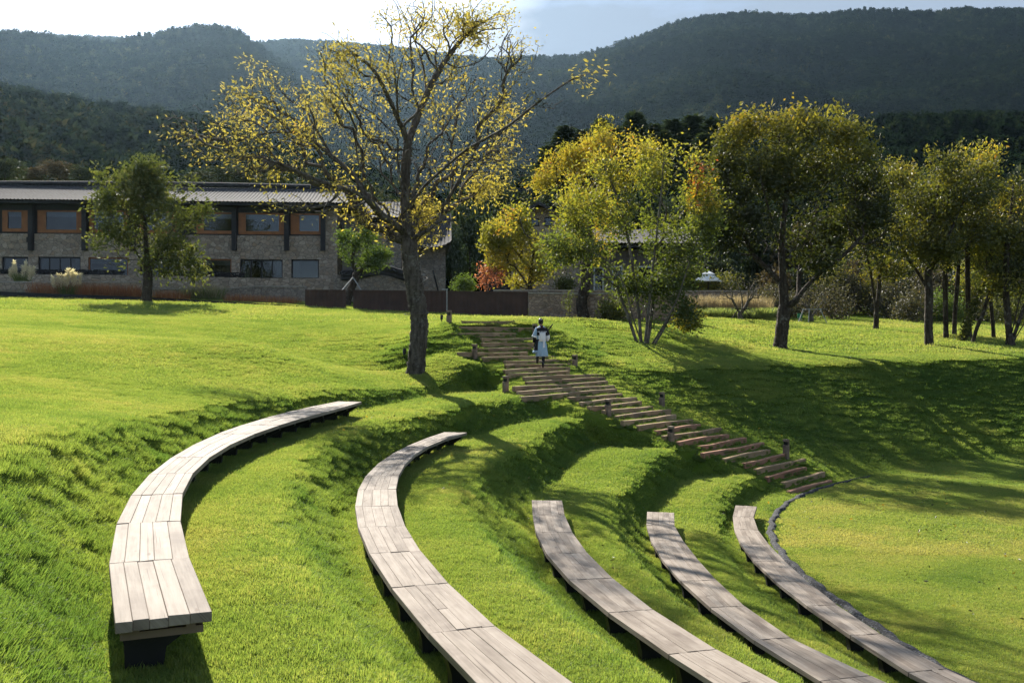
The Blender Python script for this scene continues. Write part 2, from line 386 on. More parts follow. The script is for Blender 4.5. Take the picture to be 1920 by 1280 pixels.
def ground(X, Y, rough=True):
    X = np.asarray(X, float); Y = np.asarray(Y, float); sh = X.shape; X = X.ravel(); Y = Y.ravel()
    dx, dy = X-CX, Y-CY; r = np.hypot(dx, dy); al = np.arctan2(-dy, -dx)
    u = U(X, Y)
    wob = .03*(fbm(al*6, r*.2, 2, 5)-.5)
    # terraces
    z = np.zeros_like(r)
    near_st = sstep(-al, math.radians(13), math.radians(27)); rise = {1: .09, 2: .20, 3: .22, 4: .16, 5: 0.}; bg = {k: BG[k]+rise[k]*near_st for k in BG}
    for k in (5, 4, 3, 2):
        o = ROUT[k](al)+(.55*near_st if k == 3 else -.8*near_st if k == 2 else 0); w = (.47+.17*sstep(al, math.radians(-17), math.radians(-4)))*(RIN[k-1](al)-o); z = z+(bg[k-1]-bg[k])*lip((r-o-.03)/w+wob)
    o = ROUT[1](al); seat = z+(u-bg[1])*lip((r-o-.03)/(.7+.4*sstep(al, math.radians(-17), math.radians(-4)))+wob)
    # smooth bowl
    rl = RLAWN(al)+.3; rim = np.interp(al, np.radians([-85, -72, -57, -46, -37]), [25.4, 25.2, 25.7, 26.4, 29.5])
    s1 = np.hypot(rim, 0)/np.maximum(r, 1e-3); zr = U(CX+dx*s1, CY+dy*s1)
    q = (r-rl)/(rim-rl); q = np.clip(q, 0, 1.2)
    ramp = np.clip(q, 0, 1)**1.2
    bowl = np.where(r >= rim, u, zr*np.clip(ramp, 0, 1))
    bowl = np.where((r > rim-1.0) & (r < rim+.6), bowl-.015*(1-((r-rim+.2)/.8)**2).clip(0), bowl)
    # stairs
    s = dx*SD[0]+dy*SD[1]; f, t2 = stair_uv(X, Y); tt = np.where(s < 16, dx*.6+dy*.8, t2)
    g = np.clip(f, 0, NS-1); i0 = np.clip(np.floor(g).astype(int), 0, NS-1); i1 = np.clip(i0+1, 0, NS-1)
    st = SZ[i0]-.06+(SZ[i1]-SZ[i0])*.40*sstep(g-i0, .3, 1.)
    st = np.where(f < -.02, 0, st); st = np.where(f >= NS-1, u, st)
    tl = np.interp(g, ii, TLs)*.96; tr = np.interp(g, ii, TRs)*.96
    wl = sstep(tt, tl-.75, tl-.05); wr = sstep(tt, tr+.05, tr+1.9)
    wl = np.where(s < 16, sstep(tt, -1, 1), wl); wr = np.where(s < 16, sstep(tt, -1, 1), wr)
    z = seat*(1-wl)+st*wl; z = z*(1-wr)+bowl*wr
    z = np.where(r < rl, 0., z)
    if rough:
        fl = 1-np.exp(-np.hypot(X, Y)/6)
        z = z+.05*(fbm(X*.5, Y*.5, 3, 2)-.5)*np.where(r < rl+.5, .6, 1)*(1-.8*wl*(1-wr))+.015*(vnoise(X*2.3, Y*2.3, 9)-.5)
    return z.reshape(sh)
def gz(x, y): return float(ground(np.array([x]), np.array([y]))[0])
def on_ground(u, v, Y0=5., Y1=90.):          # walk the line of sight to the ground
    Y = np.linspace(Y0, Y1, 3000); X = (u-960)/F*Y; z = H-(v-HV)/F*Y
    d = z-ground(X, Y); i = int(np.argmax(d < 0)); return np.array([X[i], Y[i], ground(X[i:i+1], Y[i:i+1])[0]])

def axis(lo, hi, d, far_lo, far_hi, g=1.13):
    a = list(np.arange(lo, hi+d, d)); s = d
    while a[-1] < far_hi: s *= g; a.append(a[-1]+s)
    b = []; s = d; x = lo
    while x > far_lo: s *= g; x -= s; b.append(x)
    return np.array(b[::-1]+a)
ax = axis(-11, 27, .12, -1500, 1500); ay = axis(3, 47, .12, -140, 1500)
GX, GY = np.meshgrid(ax, ay); GZ = ground(GX, GY)
far = np.maximum(np.hypot(GX, GY-30)-120, 0); GZ = np.where(far > 0, np.clip(GZ, 0, 9)-np.minimum(far*.02, 5), GZ)
nx, ny = len(ax), len(ay); i = np.arange(ny-1)[:, None]; k = np.arange(nx-1)[None, :]
Q = np.stack([i*nx+k, i*nx+k+1, (i+1)*nx+k+1, (i+1)*nx+k], -1).reshape(-1, 4)
g = mesh_obj('ground', np.stack([GX, GY, GZ], -1).reshape(-1, 3), Q, M['ground'], smooth=True)
tag(g, 'grass covered ground of lawns, banks and terraces', 'ground', kind='structure')

# gravel ring: a thin raised strip between the stage lawn and the lowest bench
al = np.radians(np.linspace(-46, 80, 460)); V = []; Fc = []
for a in al:
    w = .19 if a > math.radians(-32) else max(.02, .19-.17*(math.radians(-32)-a)/math.radians(13))
    r0 = float(RLAWN(a))+.0; jit = .03*math.sin(a*90)+.02*math.sin(a*211)
    for j, rr in enumerate(np.linspace(r0+jit, r0+w+jit*.6, 5)):
        x, y = CX-rr*math.cos(a), CY-rr*math.sin(a); V.append((x, y, gz(x, y)*0+.03+(.02 if 0 < j < 4 else -.04)))
n = len(al)
Fc = [(i*5+j, i*5+j+1, (i+1)*5+j+1, (i+1)*5+j) for i in range(n-1) for j in range(4)]
g = mesh_obj('gravel_path', V, Fc, M['gravel'], smooth=True)
tag(g, 'narrow ring of dark gravel around the round stage lawn', 'gravel path', kind='structure')

# ------------------------------------------------------------------ benches
def arcp(k, a, w): r = float(RIN[k](a))*(1-w)+float(ROUT[k](a))*w; return np.array([CX-r*math.cos(a), CY-r*math.sin(a)])
BLAB = {1: 'highest weathered plank bench, curving below the upper lawn, its near end in full view',
        2: 'second highest curved plank bench, just below the one whose near end shows',
        3: 'middle one of the five curved plank benches',
        4: 'second lowest curved plank bench, one row up from the gravel ring',
        5: 'lowest curved plank bench, right along the dark gravel ring'}
for k in range(1, 6):
    a0, a1 = ALO[k], AHI[k]+(0 if k == 1 else math.radians(16))
    L = (a1-a0)*float(RIN[k](0)); n = max(3, round(L/1.42)); A = np.linspace(a0, a1, n+1)
    mid = arcp(k, (a0+a1)/2, .5)
    root = empty('curved_bench', (0, 0, 0), BLAB[k], 'bench', group='curved plank benches on the grass terraces')
    z1 = BZ[k]
    for s in range(n):
        V = []; Fc = []; UV = []; R = []
        cuts = np.cumsum([0]+list(rng.uniform(.8, 1.2, 5))); cuts /= cuts[-1]
        for p in range(5):
            w0, w1 = cuts[p]+.0014, cuts[p+1]-.0014
            parts = [(0., 1.)] if rng.random() > .08 else [(0., .5+rng.uniform(-.2, .2))]
            if parts[0][1] < 1: parts.append((parts[0][1], 1.))
            for (f0, f1) in parts:
                e0, e1 = rng.uniform(.002, .014)/1.42, rng.uniform(.002, .014)/1.42
                if s == 0: e0 = rng.uniform(-.01, .02)/1.42
                if s == n-1: e1 = rng.uniform(-.02, .02)/1.42
                def c(w, f, s=s):
                    p0, p1 = arcp(k, A[s], w), arcp(k, A[s+1], w); return p0*(1-f)+p1*f
                q = [c(w0, f0+e0), c(w1, f0+e0), c(w1, f1-e1), c(w0, f1-e1)]
                dz = rng.uniform(-.003, .003); zt = z1+dz+np.array([rng.uniform(-.002, .002) for _ in range(4)]); zb = z1-.058
                b = len(V); V += [(*q[j], zb) for j in range(4)]+[(*q[j], zt[j]) for j in range(4)]
                ln = np.linalg.norm(q[3]-q[0]); wd = np.linalg.norm(q[1]-q[0])
                uvv = [(0, 0), (0, wd), (ln, wd), (ln, 0)]*2
                for fc in [(0, 1, 2, 3), (7, 6, 5, 4), (4, 5, 1, 0), (5, 6, 2, 1), (6, 7, 3, 2), (7, 4, 0, 3)]:
                    Fc.append(tuple(b+j for j in fc)); UV += [(uvv[j][0]+(.05 if fc[0] in (4, 5, 6, 7) and j < 4 else 0), uvv[j][1]+(.05 if j < 4 else 0)) for j in fc]
                R += [rng.random()]*6
        o = mesh_obj('seat_section', V, Fc, M['bench'], root, uv=UV, rnd=R)
        bm = bmesh.new(); bm.from_mesh(o.data); bmesh.ops.recalc_face_normals(bm, faces=bm.faces); bm.to_mesh(o.data); bm.free()
        m = o.modifiers.new('bevel', 'BEVEL'); m.width = .003; m.segments = 1
    # legs: black tapered steel brackets
    nl = max(4, round(L/.87))
    for a in np.linspace(a0+.22/float(RIN[k](0)), a1-.3/float(RIN[k](0)), nl):
        mb = MB(); t_ = np.array([math.sin(a), -math.cos(a)])*.055; zt = z1-.085
        p = lambda w: arcp(k, a, w)
        gb = BG[k]-.12
        pr = [(p(.06), zt), (p(.92), zt), (p(.92), zt-.03), (p(.62), zt-.17), (p(.60), gb), (p(.14), gb), (p(.12), zt-.12)]
        pr = [(p(1-.06), zt), (p(.10), zt), (p(.10), zt-.03), (p(.44), zt-.15), (p(.50), gb), (p(.86), gb), (p(.88), zt-.12)]
        Va = [(*(q-t_), z) for q, z in pr]+[(*(q+t_), z) for q, z in pr]; m7 = len(pr)
        mb.add(Va, [tuple(range(m7)), tuple(range(m7, 2*m7))[::-1]]+[(j, j+m7, (j+1) % m7+m7, (j+1) % m7) for j in range(m7)])
        mb.build('leg', M['black'], root)
    # two rails under the planks
    for w in (.22, .80):
        mb = MB()
        for s in range(n):
            q = [arcp(k, A[s], w-.05), arcp(k, A[s], w+.05), arcp(k, A[s+1], w+.05), arcp(k, A[s+1], w-.05)]
            if s == 0: q[0] = q[0]*.95+q[3]*.05; q[1] = q[1]*.95+q[2]*.05
            if s == n-1: q[2] = q[2]*.97+q[1]*.03; q[3] = q[3]*.97+q[0]*.03
            mb.hexa([(*c_, z1-.084) for c_ in q], [(*c_, z1-.060) for c_ in q])
        mb.build('rail', M['bench_end'], root)
    if k == 1:
        mb = MB(); a = a1-.10/float(RIN[k](0)); t_ = np.array([math.sin(a), -math.cos(a)])
        q = [arcp(k, a, .08)-t_*.03, arcp(k, a, .94)-t_*.03, arcp(k, a, .94)+t_*.03, arcp(k, a, .08)+t_*.03]
        mb.hexa([(*c_, z1-.125) for c_ in q], [(*c_, z1-.0845) for c_ in q]); mb.build('end_rail', M['bench_end'], root)

# ------------------------------------------------------------------ stair timbers
ORD = ['lowest','second','third','fourth','fifth','sixth','seventh','eighth','ninth','tenth','eleventh','twelfth','thirteenth','fourteenth','fifteenth','sixteenth','seventeenth','eighteenth','nineteenth','twentieth','twenty-first','twenty-second','twenty-third','twenty-fourth','twenty-fifth','twenty-sixth','twenty-seventh','twenty-eighth','twenty-ninth','thirtieth','thirty-first','thirty-second','thirty-third','thirty-fourth','topmost']
for i in range(NS):
    a, b = SP[i]; d = (b-a)/np.linalg.norm(b-a); nrm = -NV[i]      # downhill side
    Ls = np.linalg.norm(b-a); dep = .125; hgt = .125
    V = []; Fc = []; UV = []; m = 9
    th = .055 if i > 6 else .075
    for j in range(m):
        f = j/(m-1); c = a+(b-a)*f; o1 = .012*math.sin(f*7+i*1.7)+rng.uniform(-.006, .006); oz = .014*math.sin(f*5+i*2.3)+rng.uniform(-.006, .006)
        for (w, z) in ((o1, -hgt), (o1, .018), (o1-.012, .03), (-dep+o1, .03), (-dep+o1, -hgt)):
            V.append((*(c+nrm*w), SZ[i]+z+oz))
    for j in range(m-1):
        for q in range(5):
            Fc.append((j*5+q, (j+1)*5+q, (j+1)*5+(q+1) % 5, j*5+(q+1) % 5))
            UV += [(j*Ls/8, q*.09), ((j+1)*Ls/8, q*.09), ((j+1)*Ls/8, q*.09+.09), (j*Ls/8, q*.09+.09)]
    Fc += [(0, 1, 2, 3, 4), tuple((m-1)*5+q for q in (4, 3, 2, 1, 0))]; UV += [(.1*q, .3) for q in range(10)]
    V = np.array(V); ctr = np.array([*(a+b)/2, SZ[i]])
    o = mesh_obj('step_timber', V-ctr, Fc, M['step_red'] if i in (0, 4, 6, 7) or (i < 12 and i % 2 == 0) else M['step'], uv=UV, rnd=[rng.random()]*len(Fc))
    o.location = Vector(ctr)
    bm = bmesh.new(); bm.from_mesh(o.data); bmesh.ops.recalc_face_normals(bm, faces=bm.faces); bm.to_mesh(o.data); bm.free()
    lab = (f'{ORD[i]} timber of the grass stair, next to the gravel ring' if i == 0 else f'topmost timber of the grass stair, at the upper lawn' if i == NS-1
           else f'{ORD[i]} timber up the grass stair, counted from the gravel ring')
    tag(o, lab, 'step', 'timbers of the grass stair')

# notched timber bollards beside the stair
def post(u, vb, vt, lab, side=-1):
    g0 = on_ground(u, vb); hh = max(.4, (vb-vt)/F*g0[1]*1.0); px = g0[1]/F
    w = .145
    r = empty('bollard', g0, lab, 'bollard', math.radians(rng.uniform(28, 42)), 'short timber bollards along the grass stair')
    mb = MB(); mb.bb(-w/2, w/2, -w/2, w/2, -.15, hh-.17); mb.bb(-w/2+.001, 0 if side < 0 else w/2-.001, -w/2+.001, w/2-.001, hh-.17, hh-.07) if side > 0 else mb.bb(.005, w/2-.001, -w/2+.001, w/2-.001, hh-.17, hh-.07)
    mb.bb(-w/2, w/2, -w/2, w/2, hh-.07, hh); mb.build('timber', M['post'], r, bevel=.006)
    mb = MB(); mb.bb(-w/2+.02, .004, -w/2+.02, w/2-.02, hh-.169, hh-.071); mb.build('lamp_recess', M['black'], r)
for a in [(842,607,582,'bollard on the upper lawn, next to the topmost stair timbers'),(890,675,645,'bollard between the walnut trunk and the stair, second from the top'),
          (948,738,705,'bollard at the left edge of the stair, next above the first grass lump'),(1078,690,665,'bollard right of the person, at the right edge of the stair'),
          (1003,628,609,'bollard half hidden behind the head of the person'),(1140,776,749,'dark bollard in the shade, left edge of the stair at its middle'),
          (1241,763,735,'bollard on the shaded bank, right edge of the stair at its middle'),(1258,830,799,'bollard at the left edge of the stair, standing on a grass lump'),
          (1474,859,826,'bollard nearest the gravel ring, right edge of the stair')]: post(*a)
# ------------------------------------------------------------------ instancing helper (only for uncountable growth)
def proto(name, V, Fc, rnd, mat):
    o = mesh_obj(name, V, Fc, mat, rnd=rnd); COL.objects.unlink(o); return o
def scatter(name, pts, rot, scl, tint, which, protos, label, cat):
    me = D.meshes.new(name); n = len(pts); me.vertices.add(n); me.vertices.foreach_set('co', np.asarray(pts, np.float32).ravel())
    for nm, typ, dat in (('rot', 'FLOAT_VECTOR', rot), ('scl', 'FLOAT_VECTOR', scl)):
        a = me.attributes.new(nm, typ, 'POINT'); a.data.foreach_set('vector', np.asarray(dat, np.float32).ravel())
    a = me.attributes.new('tint', 'FLOAT', 'POINT'); a.data.foreach_set('value', np.asarray(tint, np.float32))
    a = me.attributes.new('which', 'INT', 'POINT'); a.data.foreach_set('value', np.asarray(which, np.int32))
    o = link(D.objects.new(name, me)); tag(o, label, cat, kind='stuff')
    g = D.node_groups.new(name+'_spread', 'GeometryNodeTree')
    g.interface.new_socket('Geometry', in_out='INPUT', socket_type='NodeSocketGeometry'); g.interface.new_socket('Geometry', in_out='OUTPUT', socket_type='NodeSocketGeometry')
    gi = g.nodes.new('NodeGroupInput'); go = g.nodes.new('NodeGroupOutput'); jn = g.nodes.new('GeometryNodeJoinGeometry')
    def na(nm, typ):
        q = g.nodes.new('GeometryNodeInputNamedAttribute'); q.data_type = typ; q.inputs[0].default_value = nm; return q.outputs[0]
    r, s, w = na('rot', 'FLOAT_VECTOR'), na('scl', 'FLOAT_VECTOR'), na('which', 'INT')
    e2r = g.nodes.new('FunctionNodeEulerToRotation'); g.links.new(r, e2r.inputs[0])
    for k, pr in enumerate(protos):
        c = g.nodes.new('FunctionNodeCompare'); c.data_type = 'INT'; c.operation = 'EQUAL'; g.links.new(w, c.inputs[2]); c.inputs[3].default_value = k
        oi = g.nodes.new('GeometryNodeObjectInfo'); oi.inputs['Object'].default_value = pr; oi.inputs['As Instance'].default_value = True
        ip = g.nodes.new('GeometryNodeInstanceOnPoints')
        g.links.new(gi.outputs[0], ip.inputs['Points']); g.links.new(c.outputs[0], ip.inputs['Selection']); g.links.new(oi.outputs['Geometry'], ip.inputs['Instance'])
        g.links.new(e2r.outputs[0], ip.inputs['Rotation']); g.links.new(s, ip.inputs['Scale']); g.links.new(ip.outputs[0], jn.inputs[0])
    g.links.new(jn.outputs[0], go.inputs[0])
    m = o.modifiers.new('spread', 'NODES'); m.node_group = g
    return o
def blades(n, rad, h, w, lean, seed, lo=.55):
    q = np.random.default_rng(seed); r = rad*np.sqrt(q.random(n)); a = q.random(n)*2*math.pi
    x, y = r*np.cos(a), r*np.sin(a); lc = q.uniform(-rad, rad, (26, 2)); lump = np.min(np.hypot(x[:, None]-lc[None, :, 0], y[:, None]-lc[None, :, 1])/rad, 1); lump = np.clip(1.2-lump*2.6, lo, 1.15); hh = h*q.lognormal(0, .25, n)*(1-.25*(r/rad)**3)*lump; ya = q.random(n)*2*math.pi; ww = w*q.uniform(.7, 1.3, n)
    le = lean*q.uniform(.2, 1.4, n)*hh; la = q.random(n)*2*math.pi
    sx, sy = np.cos(ya)*ww/2, np.sin(ya)*ww/2; lx, ly = np.cos(la)*le, np.sin(la)*le
    z0 = -.02*np.ones(n)
    V = np.stack([np.stack([x-sx, y-sy, z0], -1), np.stack([x+sx, y+sy, z0], -1),
                  np.stack([x-sx*.8+lx*.35, y-sy*.8+ly*.35, hh*.6], -1), np.stack([x+sx*.8+lx*.35, y+sy*.8+ly*.35, hh*.6], -1),
                  np.stack([x+lx, y+ly, hh*(1-.25*le/np.maximum(hh, 1e-4))], -1)], 1)
    b = np.arange(n)[:, None]*5
    Fc = np.concatenate([b+np.array([0, 1, 3]), b+np.array([0, 3, 2]), b+np.array([2, 3, 4])], 1).reshape(-1, 3)
    return V.reshape(-1, 3), Fc, np.repeat(np.clip(.65*q.random(n)+.55*(lump-.35), 0, 1), 3)
def eul(N, yaw, k=.5):                       # tilt the tuft k of the way to the slope, with a yaw
    n = np.stack([N[:, 0]*k, N[:, 1]*k, N[:, 2]], -1); n /= np.linalg.norm(n, axis=1)[:, None]
    # R = align(z->n) * Rz(yaw); extract XYZ euler
    ang = np.arccos(np.clip(n[:, 2], -1, 1)); axx = np.stack([-n[:, 1], n[:, 0]], -1); l = np.linalg.norm(axx, axis=1)+1e-9; ax_, ay_ = axx[:, 0]/l, axx[:, 1]/l
    c, s = np.cos(ang), np.sin(ang); C = 1-c
    R = np.empty((len(n), 3, 3)); R[:, 0, 0] = c+ax_*ax_*C; R[:, 0, 1] = ax_*ay_*C; R[:, 0, 2] = ay_*s; R[:, 1, 0] = ax_*ay_*C; R[:, 1, 1] = c+ay_*ay_*C; R[:, 1, 2] = -ax_*s; R[:, 2, 0] = -ay_*s; R[:, 2, 1] = ax_*s; R[:, 2, 2] = c
    cy, sy = np.cos(yaw), np.sin(yaw); Z = np.zeros_like(R); Z[:, 0, 0] = cy; Z[:, 0, 1] = -sy; Z[:, 1, 0] = sy; Z[:, 1, 1] = cy; Z[:, 2, 2] = 1
    R = R@Z
    return np.stack([np.arctan2(R[:, 2, 1], R[:, 2, 2]), -np.arcsin(np.clip(R[:, 2, 0], -1, 1)), np.arctan2(R[:, 1, 0], R[:, 0, 0])], -1)

protos = []
for s_ in range(3): protos.append(proto('grass_tuft', *blades(1300, .30, .037, .0042, .55, 10+s_), M['grass']))       # mown, near
for s_ in range(2): protos.append(proto('grass_tuft', *blades(1000, .28, .054, .0046, .55, 20+s_, .8), M['grass']))         # long, near
for s_ in range(2): protos.append(proto('grass_tuft', *blades(1300, .60, .060, .012, .55, 30+s_), M['grass']))          # mid
for s_ in range(2): protos.append(proto('grass_tuft', *blades(1300, 1.3, .10, .028, .55, 40+s_), M['grass']))         # far
for s_ in range(3): protos.append(proto('grass_tuft', *blades(560, .29, .050, .0085, .55, 50+s_), M['grass']))      # fine, middle distance
PT, RO, SC, TI, WH = [], [], [], [], []
def in_view(X, Y, mg): return (np.abs(X) < (.525*Y+mg)) & (Y > 2.0)
def fill(y0, y1, x0, x1, dens, kind):
    d_ = dens**-.5; X, Y = np.meshgrid(np.arange(x0, x1, d_), np.arange(y0, y1, d_)); X = (X+rng.uniform(-.5, .5, X.shape)*d_).ravel(); Y = (Y+rng.uniform(-.5, .5, Y.shape)*d_).ravel()
    k = in_view(X, Y, 2.5+.04*Y); X, Y = X[k], Y[k]
    dx, dy = X-CX, Y-CY; r = np.hypot(dx, dy); al = np.arctan2(-dy, -dx); rl = RLAWN(al)
    gw = np.where(al > math.radians(-34), .24, -.25); mgn = {0: .20, 1: .45, 2: 1.0, 3: .2}[kind]
    keep = ~((r > rl-mgn*.75) & (r < rl+gw+mgn*.55))
    # keep the timbers of the stair clear
    f, t_ = stair_uv(X, Y); fr = f-np.floor(f); g_ = np.clip(f, 0, NS-1)
    ins = (f > -.9) & (f < NS-.6) & (t_ > np.interp(g_, ii, TLs)-.2) & (t_ < np.interp(g_, ii, TRs)+.2)
    keep &= ~(ins & ((fr < .35) | (fr > .93) | (kind == 2)))
    keep &= ~((Y > 62.5) & (X < 12)); 
    X, Y, ins, r, al, rl = X[keep], Y[keep], ins[keep], r[keep], al[keep], rl[keep]
    e = .12; z = ground(X, Y); zx = (ground(X+e, Y)-ground(X-e, Y))/(2*e); zy = (ground(X, Y+e)-ground(X, Y-e))/(2*e)
    N = np.stack([-zx, -zy, np.ones_like(zx)], -1); slope = np.hypot(zx, zy)
    N /= np.linalg.norm(N, axis=1)[:, None]
    lawn = r < rl
    tint = .41+.50*(fbm(X*.3, Y*.3, 4, 3)-.5)+.30*(vnoise(X*1.4, Y*1.4, 8)-.5)-.20*sstep(slope, .25, .6)
    tint = tint+np.where(lawn, .08+.75*(fbm(X*.22, Y*.45, 4, 12)-.5), 0)+.10*sstep(Y, 40, 60)+rng.normal(0, .05, len(X))
    longg = (sstep(slope, .25, .55)+.5*(vnoise(X*1.2, Y*1.2, 4)-.5)) > .5
    if kind == 0: w = np.where(longg, 3+rng.integers(0, 2, len(X)), rng.integers(0, 3, len(X)))
    elif kind == 1: w = 5+rng.integers(0, 2, len(X))
    elif kind == 2: w = 7+rng.integers(0, 2, len(X))
    else: w = 9+rng.integers(0, 3, len(X))
    hs = rng.uniform(.65, 1.35, len(X))*(.82+.36*vnoise(X*1.9, Y*1.9, 6)); hs = np.where((kind > 0) & longg, hs*1.0, hs); hs = np.where(lawn, hs*.8, hs)
    hsc = np.where(ins, .45, 1.)
    PT.append(np.stack([X, Y, z], -1)); RO.append(eul(N, rng.random(len(X))*6.28)); SC.append(np.stack([hsc, hsc, hs*np.where(ins, .7, 1)], -1)); TI.append(tint); WH.append(w)
fill(2.0, 13, -9, 10, 26, 0)
fill(13, 21, -13, 14, 15, 0)
fill(20, 35, -21, 21, 17., 3)
fill(34, 46, -29, 28, 6., 1)
fill(45, 66, -42, 42, 1.8, 2)
# fine small tufts on the stair treads
X = []; Y = []; 
for i in range(NS-1):
    a, b = SP[i]; m_ = int(np.linalg.norm(b-a)/.07); f = rng.random(m_*2); q = rng.uniform(.25, .85, m_*2)
    A = a+(b-a)*f[:, None]+(SC_[i+1]-SC_[i])*q[:, None]; X += list(A[:, 0]); Y += list(A[:, 1])
X, Y = np.array(X), np.array(Y)
PT.append(np.stack([X, Y, ground(X, Y)], -1)); RO.append(np.stack([0*X, 0*X, rng.random(len(X))*6.28], -1)); s_ = rng.uniform(.35, .6, len(X)); SC.append(np.stack([s_, s_, rng.uniform(.7, 1.5, len(X))], -1)); TI.append(rng.uniform(.05, .5, len(X))); WH.append(rng.integers(3, 5, len(X)))
scatter('grass', np.concatenate(PT), np.concatenate(RO), np.concatenate(SC), np.concatenate(TI), np.concatenate(WH), protos, 'green grass growing over the lawns, banks and terraces', 'grass')
print('grass tufts', sum(len(p) for p in PT))

# ------------------------------------------------------------------ trees
def skeleton(base, limbs, targets, bf=.35, step=.45, wig=.12, dirw=.35):
    pos = [np.array(base, float)]; par = [-1]
    for L in limbs:
        path = smooth_path(L, 5); d = np.linalg.norm(np.array(pos)-path[0], axis=1); cur = int(np.argmin(d))
        for p in path[(1 if d[cur] < .08 else 0):]:
            if np.linalg.norm(p-pos[cur]) < .12: continue
            pos.append(p); par.append(cur); cur = len(pos)-1
    pl = np.zeros(len(pos))
    for i in range(1, len(pos)): pl[i] = pl[par[i]]+np.linalg.norm(pos[i]-pos[par[i]])
    pl = list(pl); T = np.asarray(targets, float)
    PA = np.array(pos); LA = np.array(pl)
    best = np.full(len(T), 1e9); bi = np.zeros(len(T), int)
    for c0 in range(0, len(PA), 200):
        d = np.linalg.norm(T[:, None]-PA[None, c0:c0+200], axis=2)+bf*LA[None, c0:c0+200]
        j = np.argmin(d, 1); v = d[np.arange(len(T)), j]; m = v < best; best[m] = v[m]; bi[m] = j[m]+c0
    alive = np.ones(len(T), bool)
    for _ in range(len(T)):
        b = np.where(alive, best, 1e9); t = int(np.argmin(b)); alive[t] = False
        a = bi[t]; p0 = pos[a]; p1 = T[t]; d = np.linalg.norm(p1-p0)
        if d < .05: continue
        m = max(1, int(math.ceil(d/step)))
        pd = (p0-pos[par[a]]) if par[a] >= 0 else np.array([0, 0, 1.]); pd = pd/(np.linalg.norm(pd)+1e-9)
        ctrl = p0+pd*d*dirw+rng.normal(0, wig*d*.5, 3); cur = a; new = []
        for s in range(1, m+1):
            f = s/m; q = p0*(1-f)**2+2*f*(1-f)*ctrl+p1*f*f
            if s < m: q = q+rng.normal(0, wig*.25*step, 3)
            pos.append(q); par.append(cur); pl.append(pl[cur]+np.linalg.norm(q-pos[cur])); cur = len(pos)-1; new.append(cur)
        for q in new:
            dd = np.linalg.norm(T-pos[q], axis=1)+bf*pl[q]; mm = alive & (dd < best); best[mm] = dd[mm]; bi[mm] = q
    return np.array(pos), np.array(par)
def branch_radii(par, r_base, r_tip, base_node=0):
    n = len(par); kids = np.zeros(n, int); tips = np.zeros(n)
    for i in range(1, n): kids[par[i]] += 1
    tips[kids == 0] = 1
    for i in range(n-1, 0, -1): tips[par[i]] += tips[i]
    e = math.log(max(tips[0], 2))/math.log(r_base/r_tip)
    return r_tip*np.maximum(tips, 1)**(1/e), kids, tips
def branch_mesh(name, pos, par, rad, tips, mat, parent, minr=0., flare=1.35, bumpy=0.):
    n = len(par); ch = [[] for _ in range(n)]
    for i in range(1, n): ch[par[i]].append(i)
    V = []; Fs = []; off = 0; stack = [(0, None)]
    while stack:
        s, fr = stack.pop(); path = ([fr] if fr is not None else [])+[s]; rr = ([min(rad[fr], rad[s]*1.12)] if fr is not None else [])+[rad[s]]; cur = s
        while ch[cur]:
            ks = sorted(ch[cur], key=lambda q: -tips[q])
            for q in ks[1:]: stack.append((q, cur))
            cur = ks[0]; path.append(cur); rr.append(rad[cur])
        if len(path) < 2 or max(rr[1:]) < minr: continue
        p = pos[path]; rr = np.array(rr)
        if fr is None:
            h = p[:, 2]-p[0, 2]; rr = rr*(1+(flare-1)*np.exp(-h/.35)); rr = np.minimum(rr, rad[0]*flare)
        big = rr.max()
        if big > .06 and len(p) > 2:
            p2 = smooth_path(p, 3); x = np.linspace(0, 1, len(rr)); rr = np.interp(np.linspace(0, 1, len(p2)), x, rr); p = p2
        a, f = tube_arrays(p, rr, 14 if big > .2 else 8 if big > .06 else 5 if big > .02 else 3, big > .02, bumpy if big > .08 else 0)
        V.append(a); Fs += [tuple(q+off for q in ff) for ff in f]; off += len(a)
    return mesh_obj(name, np.concatenate(V), Fs, mat, parent, smooth=True)
def leaf_quads(B, Dr, L, W, seed=0, droop=.3, fold=True):
    q = np.random.default_rng(seed); n = len(B)
    Dr = Dr+q.normal(0, .65, (n, 3)); Dr[:, 2] -= droop; Dr /= np.linalg.norm(Dr, axis=1)[:, None]+1e-9
    S = np.cross(Dr, q.normal(0, 1, (n, 3))); S /= np.linalg.norm(S, axis=1)[:, None]+1e-9
    l = L*q.uniform(.6, 1.3, n)[:, None]; w = W*q.uniform(.7, 1.3, n)[:, None]
    N = np.cross(Dr, S)
    l = l*q.lognormal(0, .22, (n, 1)); V = np.stack([B, B+Dr*l*.5+S*w*.5+N*w*.12, B+Dr*l-N*l*.06, B+Dr*l*.5-S*w*.5+N*w*.12], 1).reshape(-1, 3)
    Fc = np.arange(n*4).reshape(-1, 4); return V, Fc
def ell_points(ells, n, Yc, seed, shell=.55):
    """points in a union of ellipsoids; ells: (u, v, ru, rv, depth offset, depth radius m, weight)"""
    q = np.random.default_rng(seed); out = []; W = np.array([e[6] if len(e) > 6 else e[2]*e[3] for e in ells], float); W /= W.sum()
    for e, w in zip(ells, W):
        m = max(3, int(n*w)); d = q.normal(0, 1, (m, 3)); d /= np.linalg.norm(d, axis=1)[:, None]; r = (shell+(1-shell)*q.random(m))[:, None]; d = d*r
        Y = Yc+e[4]; c = P(e[0], e[1], Y); out.append(c+d*np.array([e[2]*Y/F, e[5], e[3]*Y/F]))
    return np.concatenate(out)
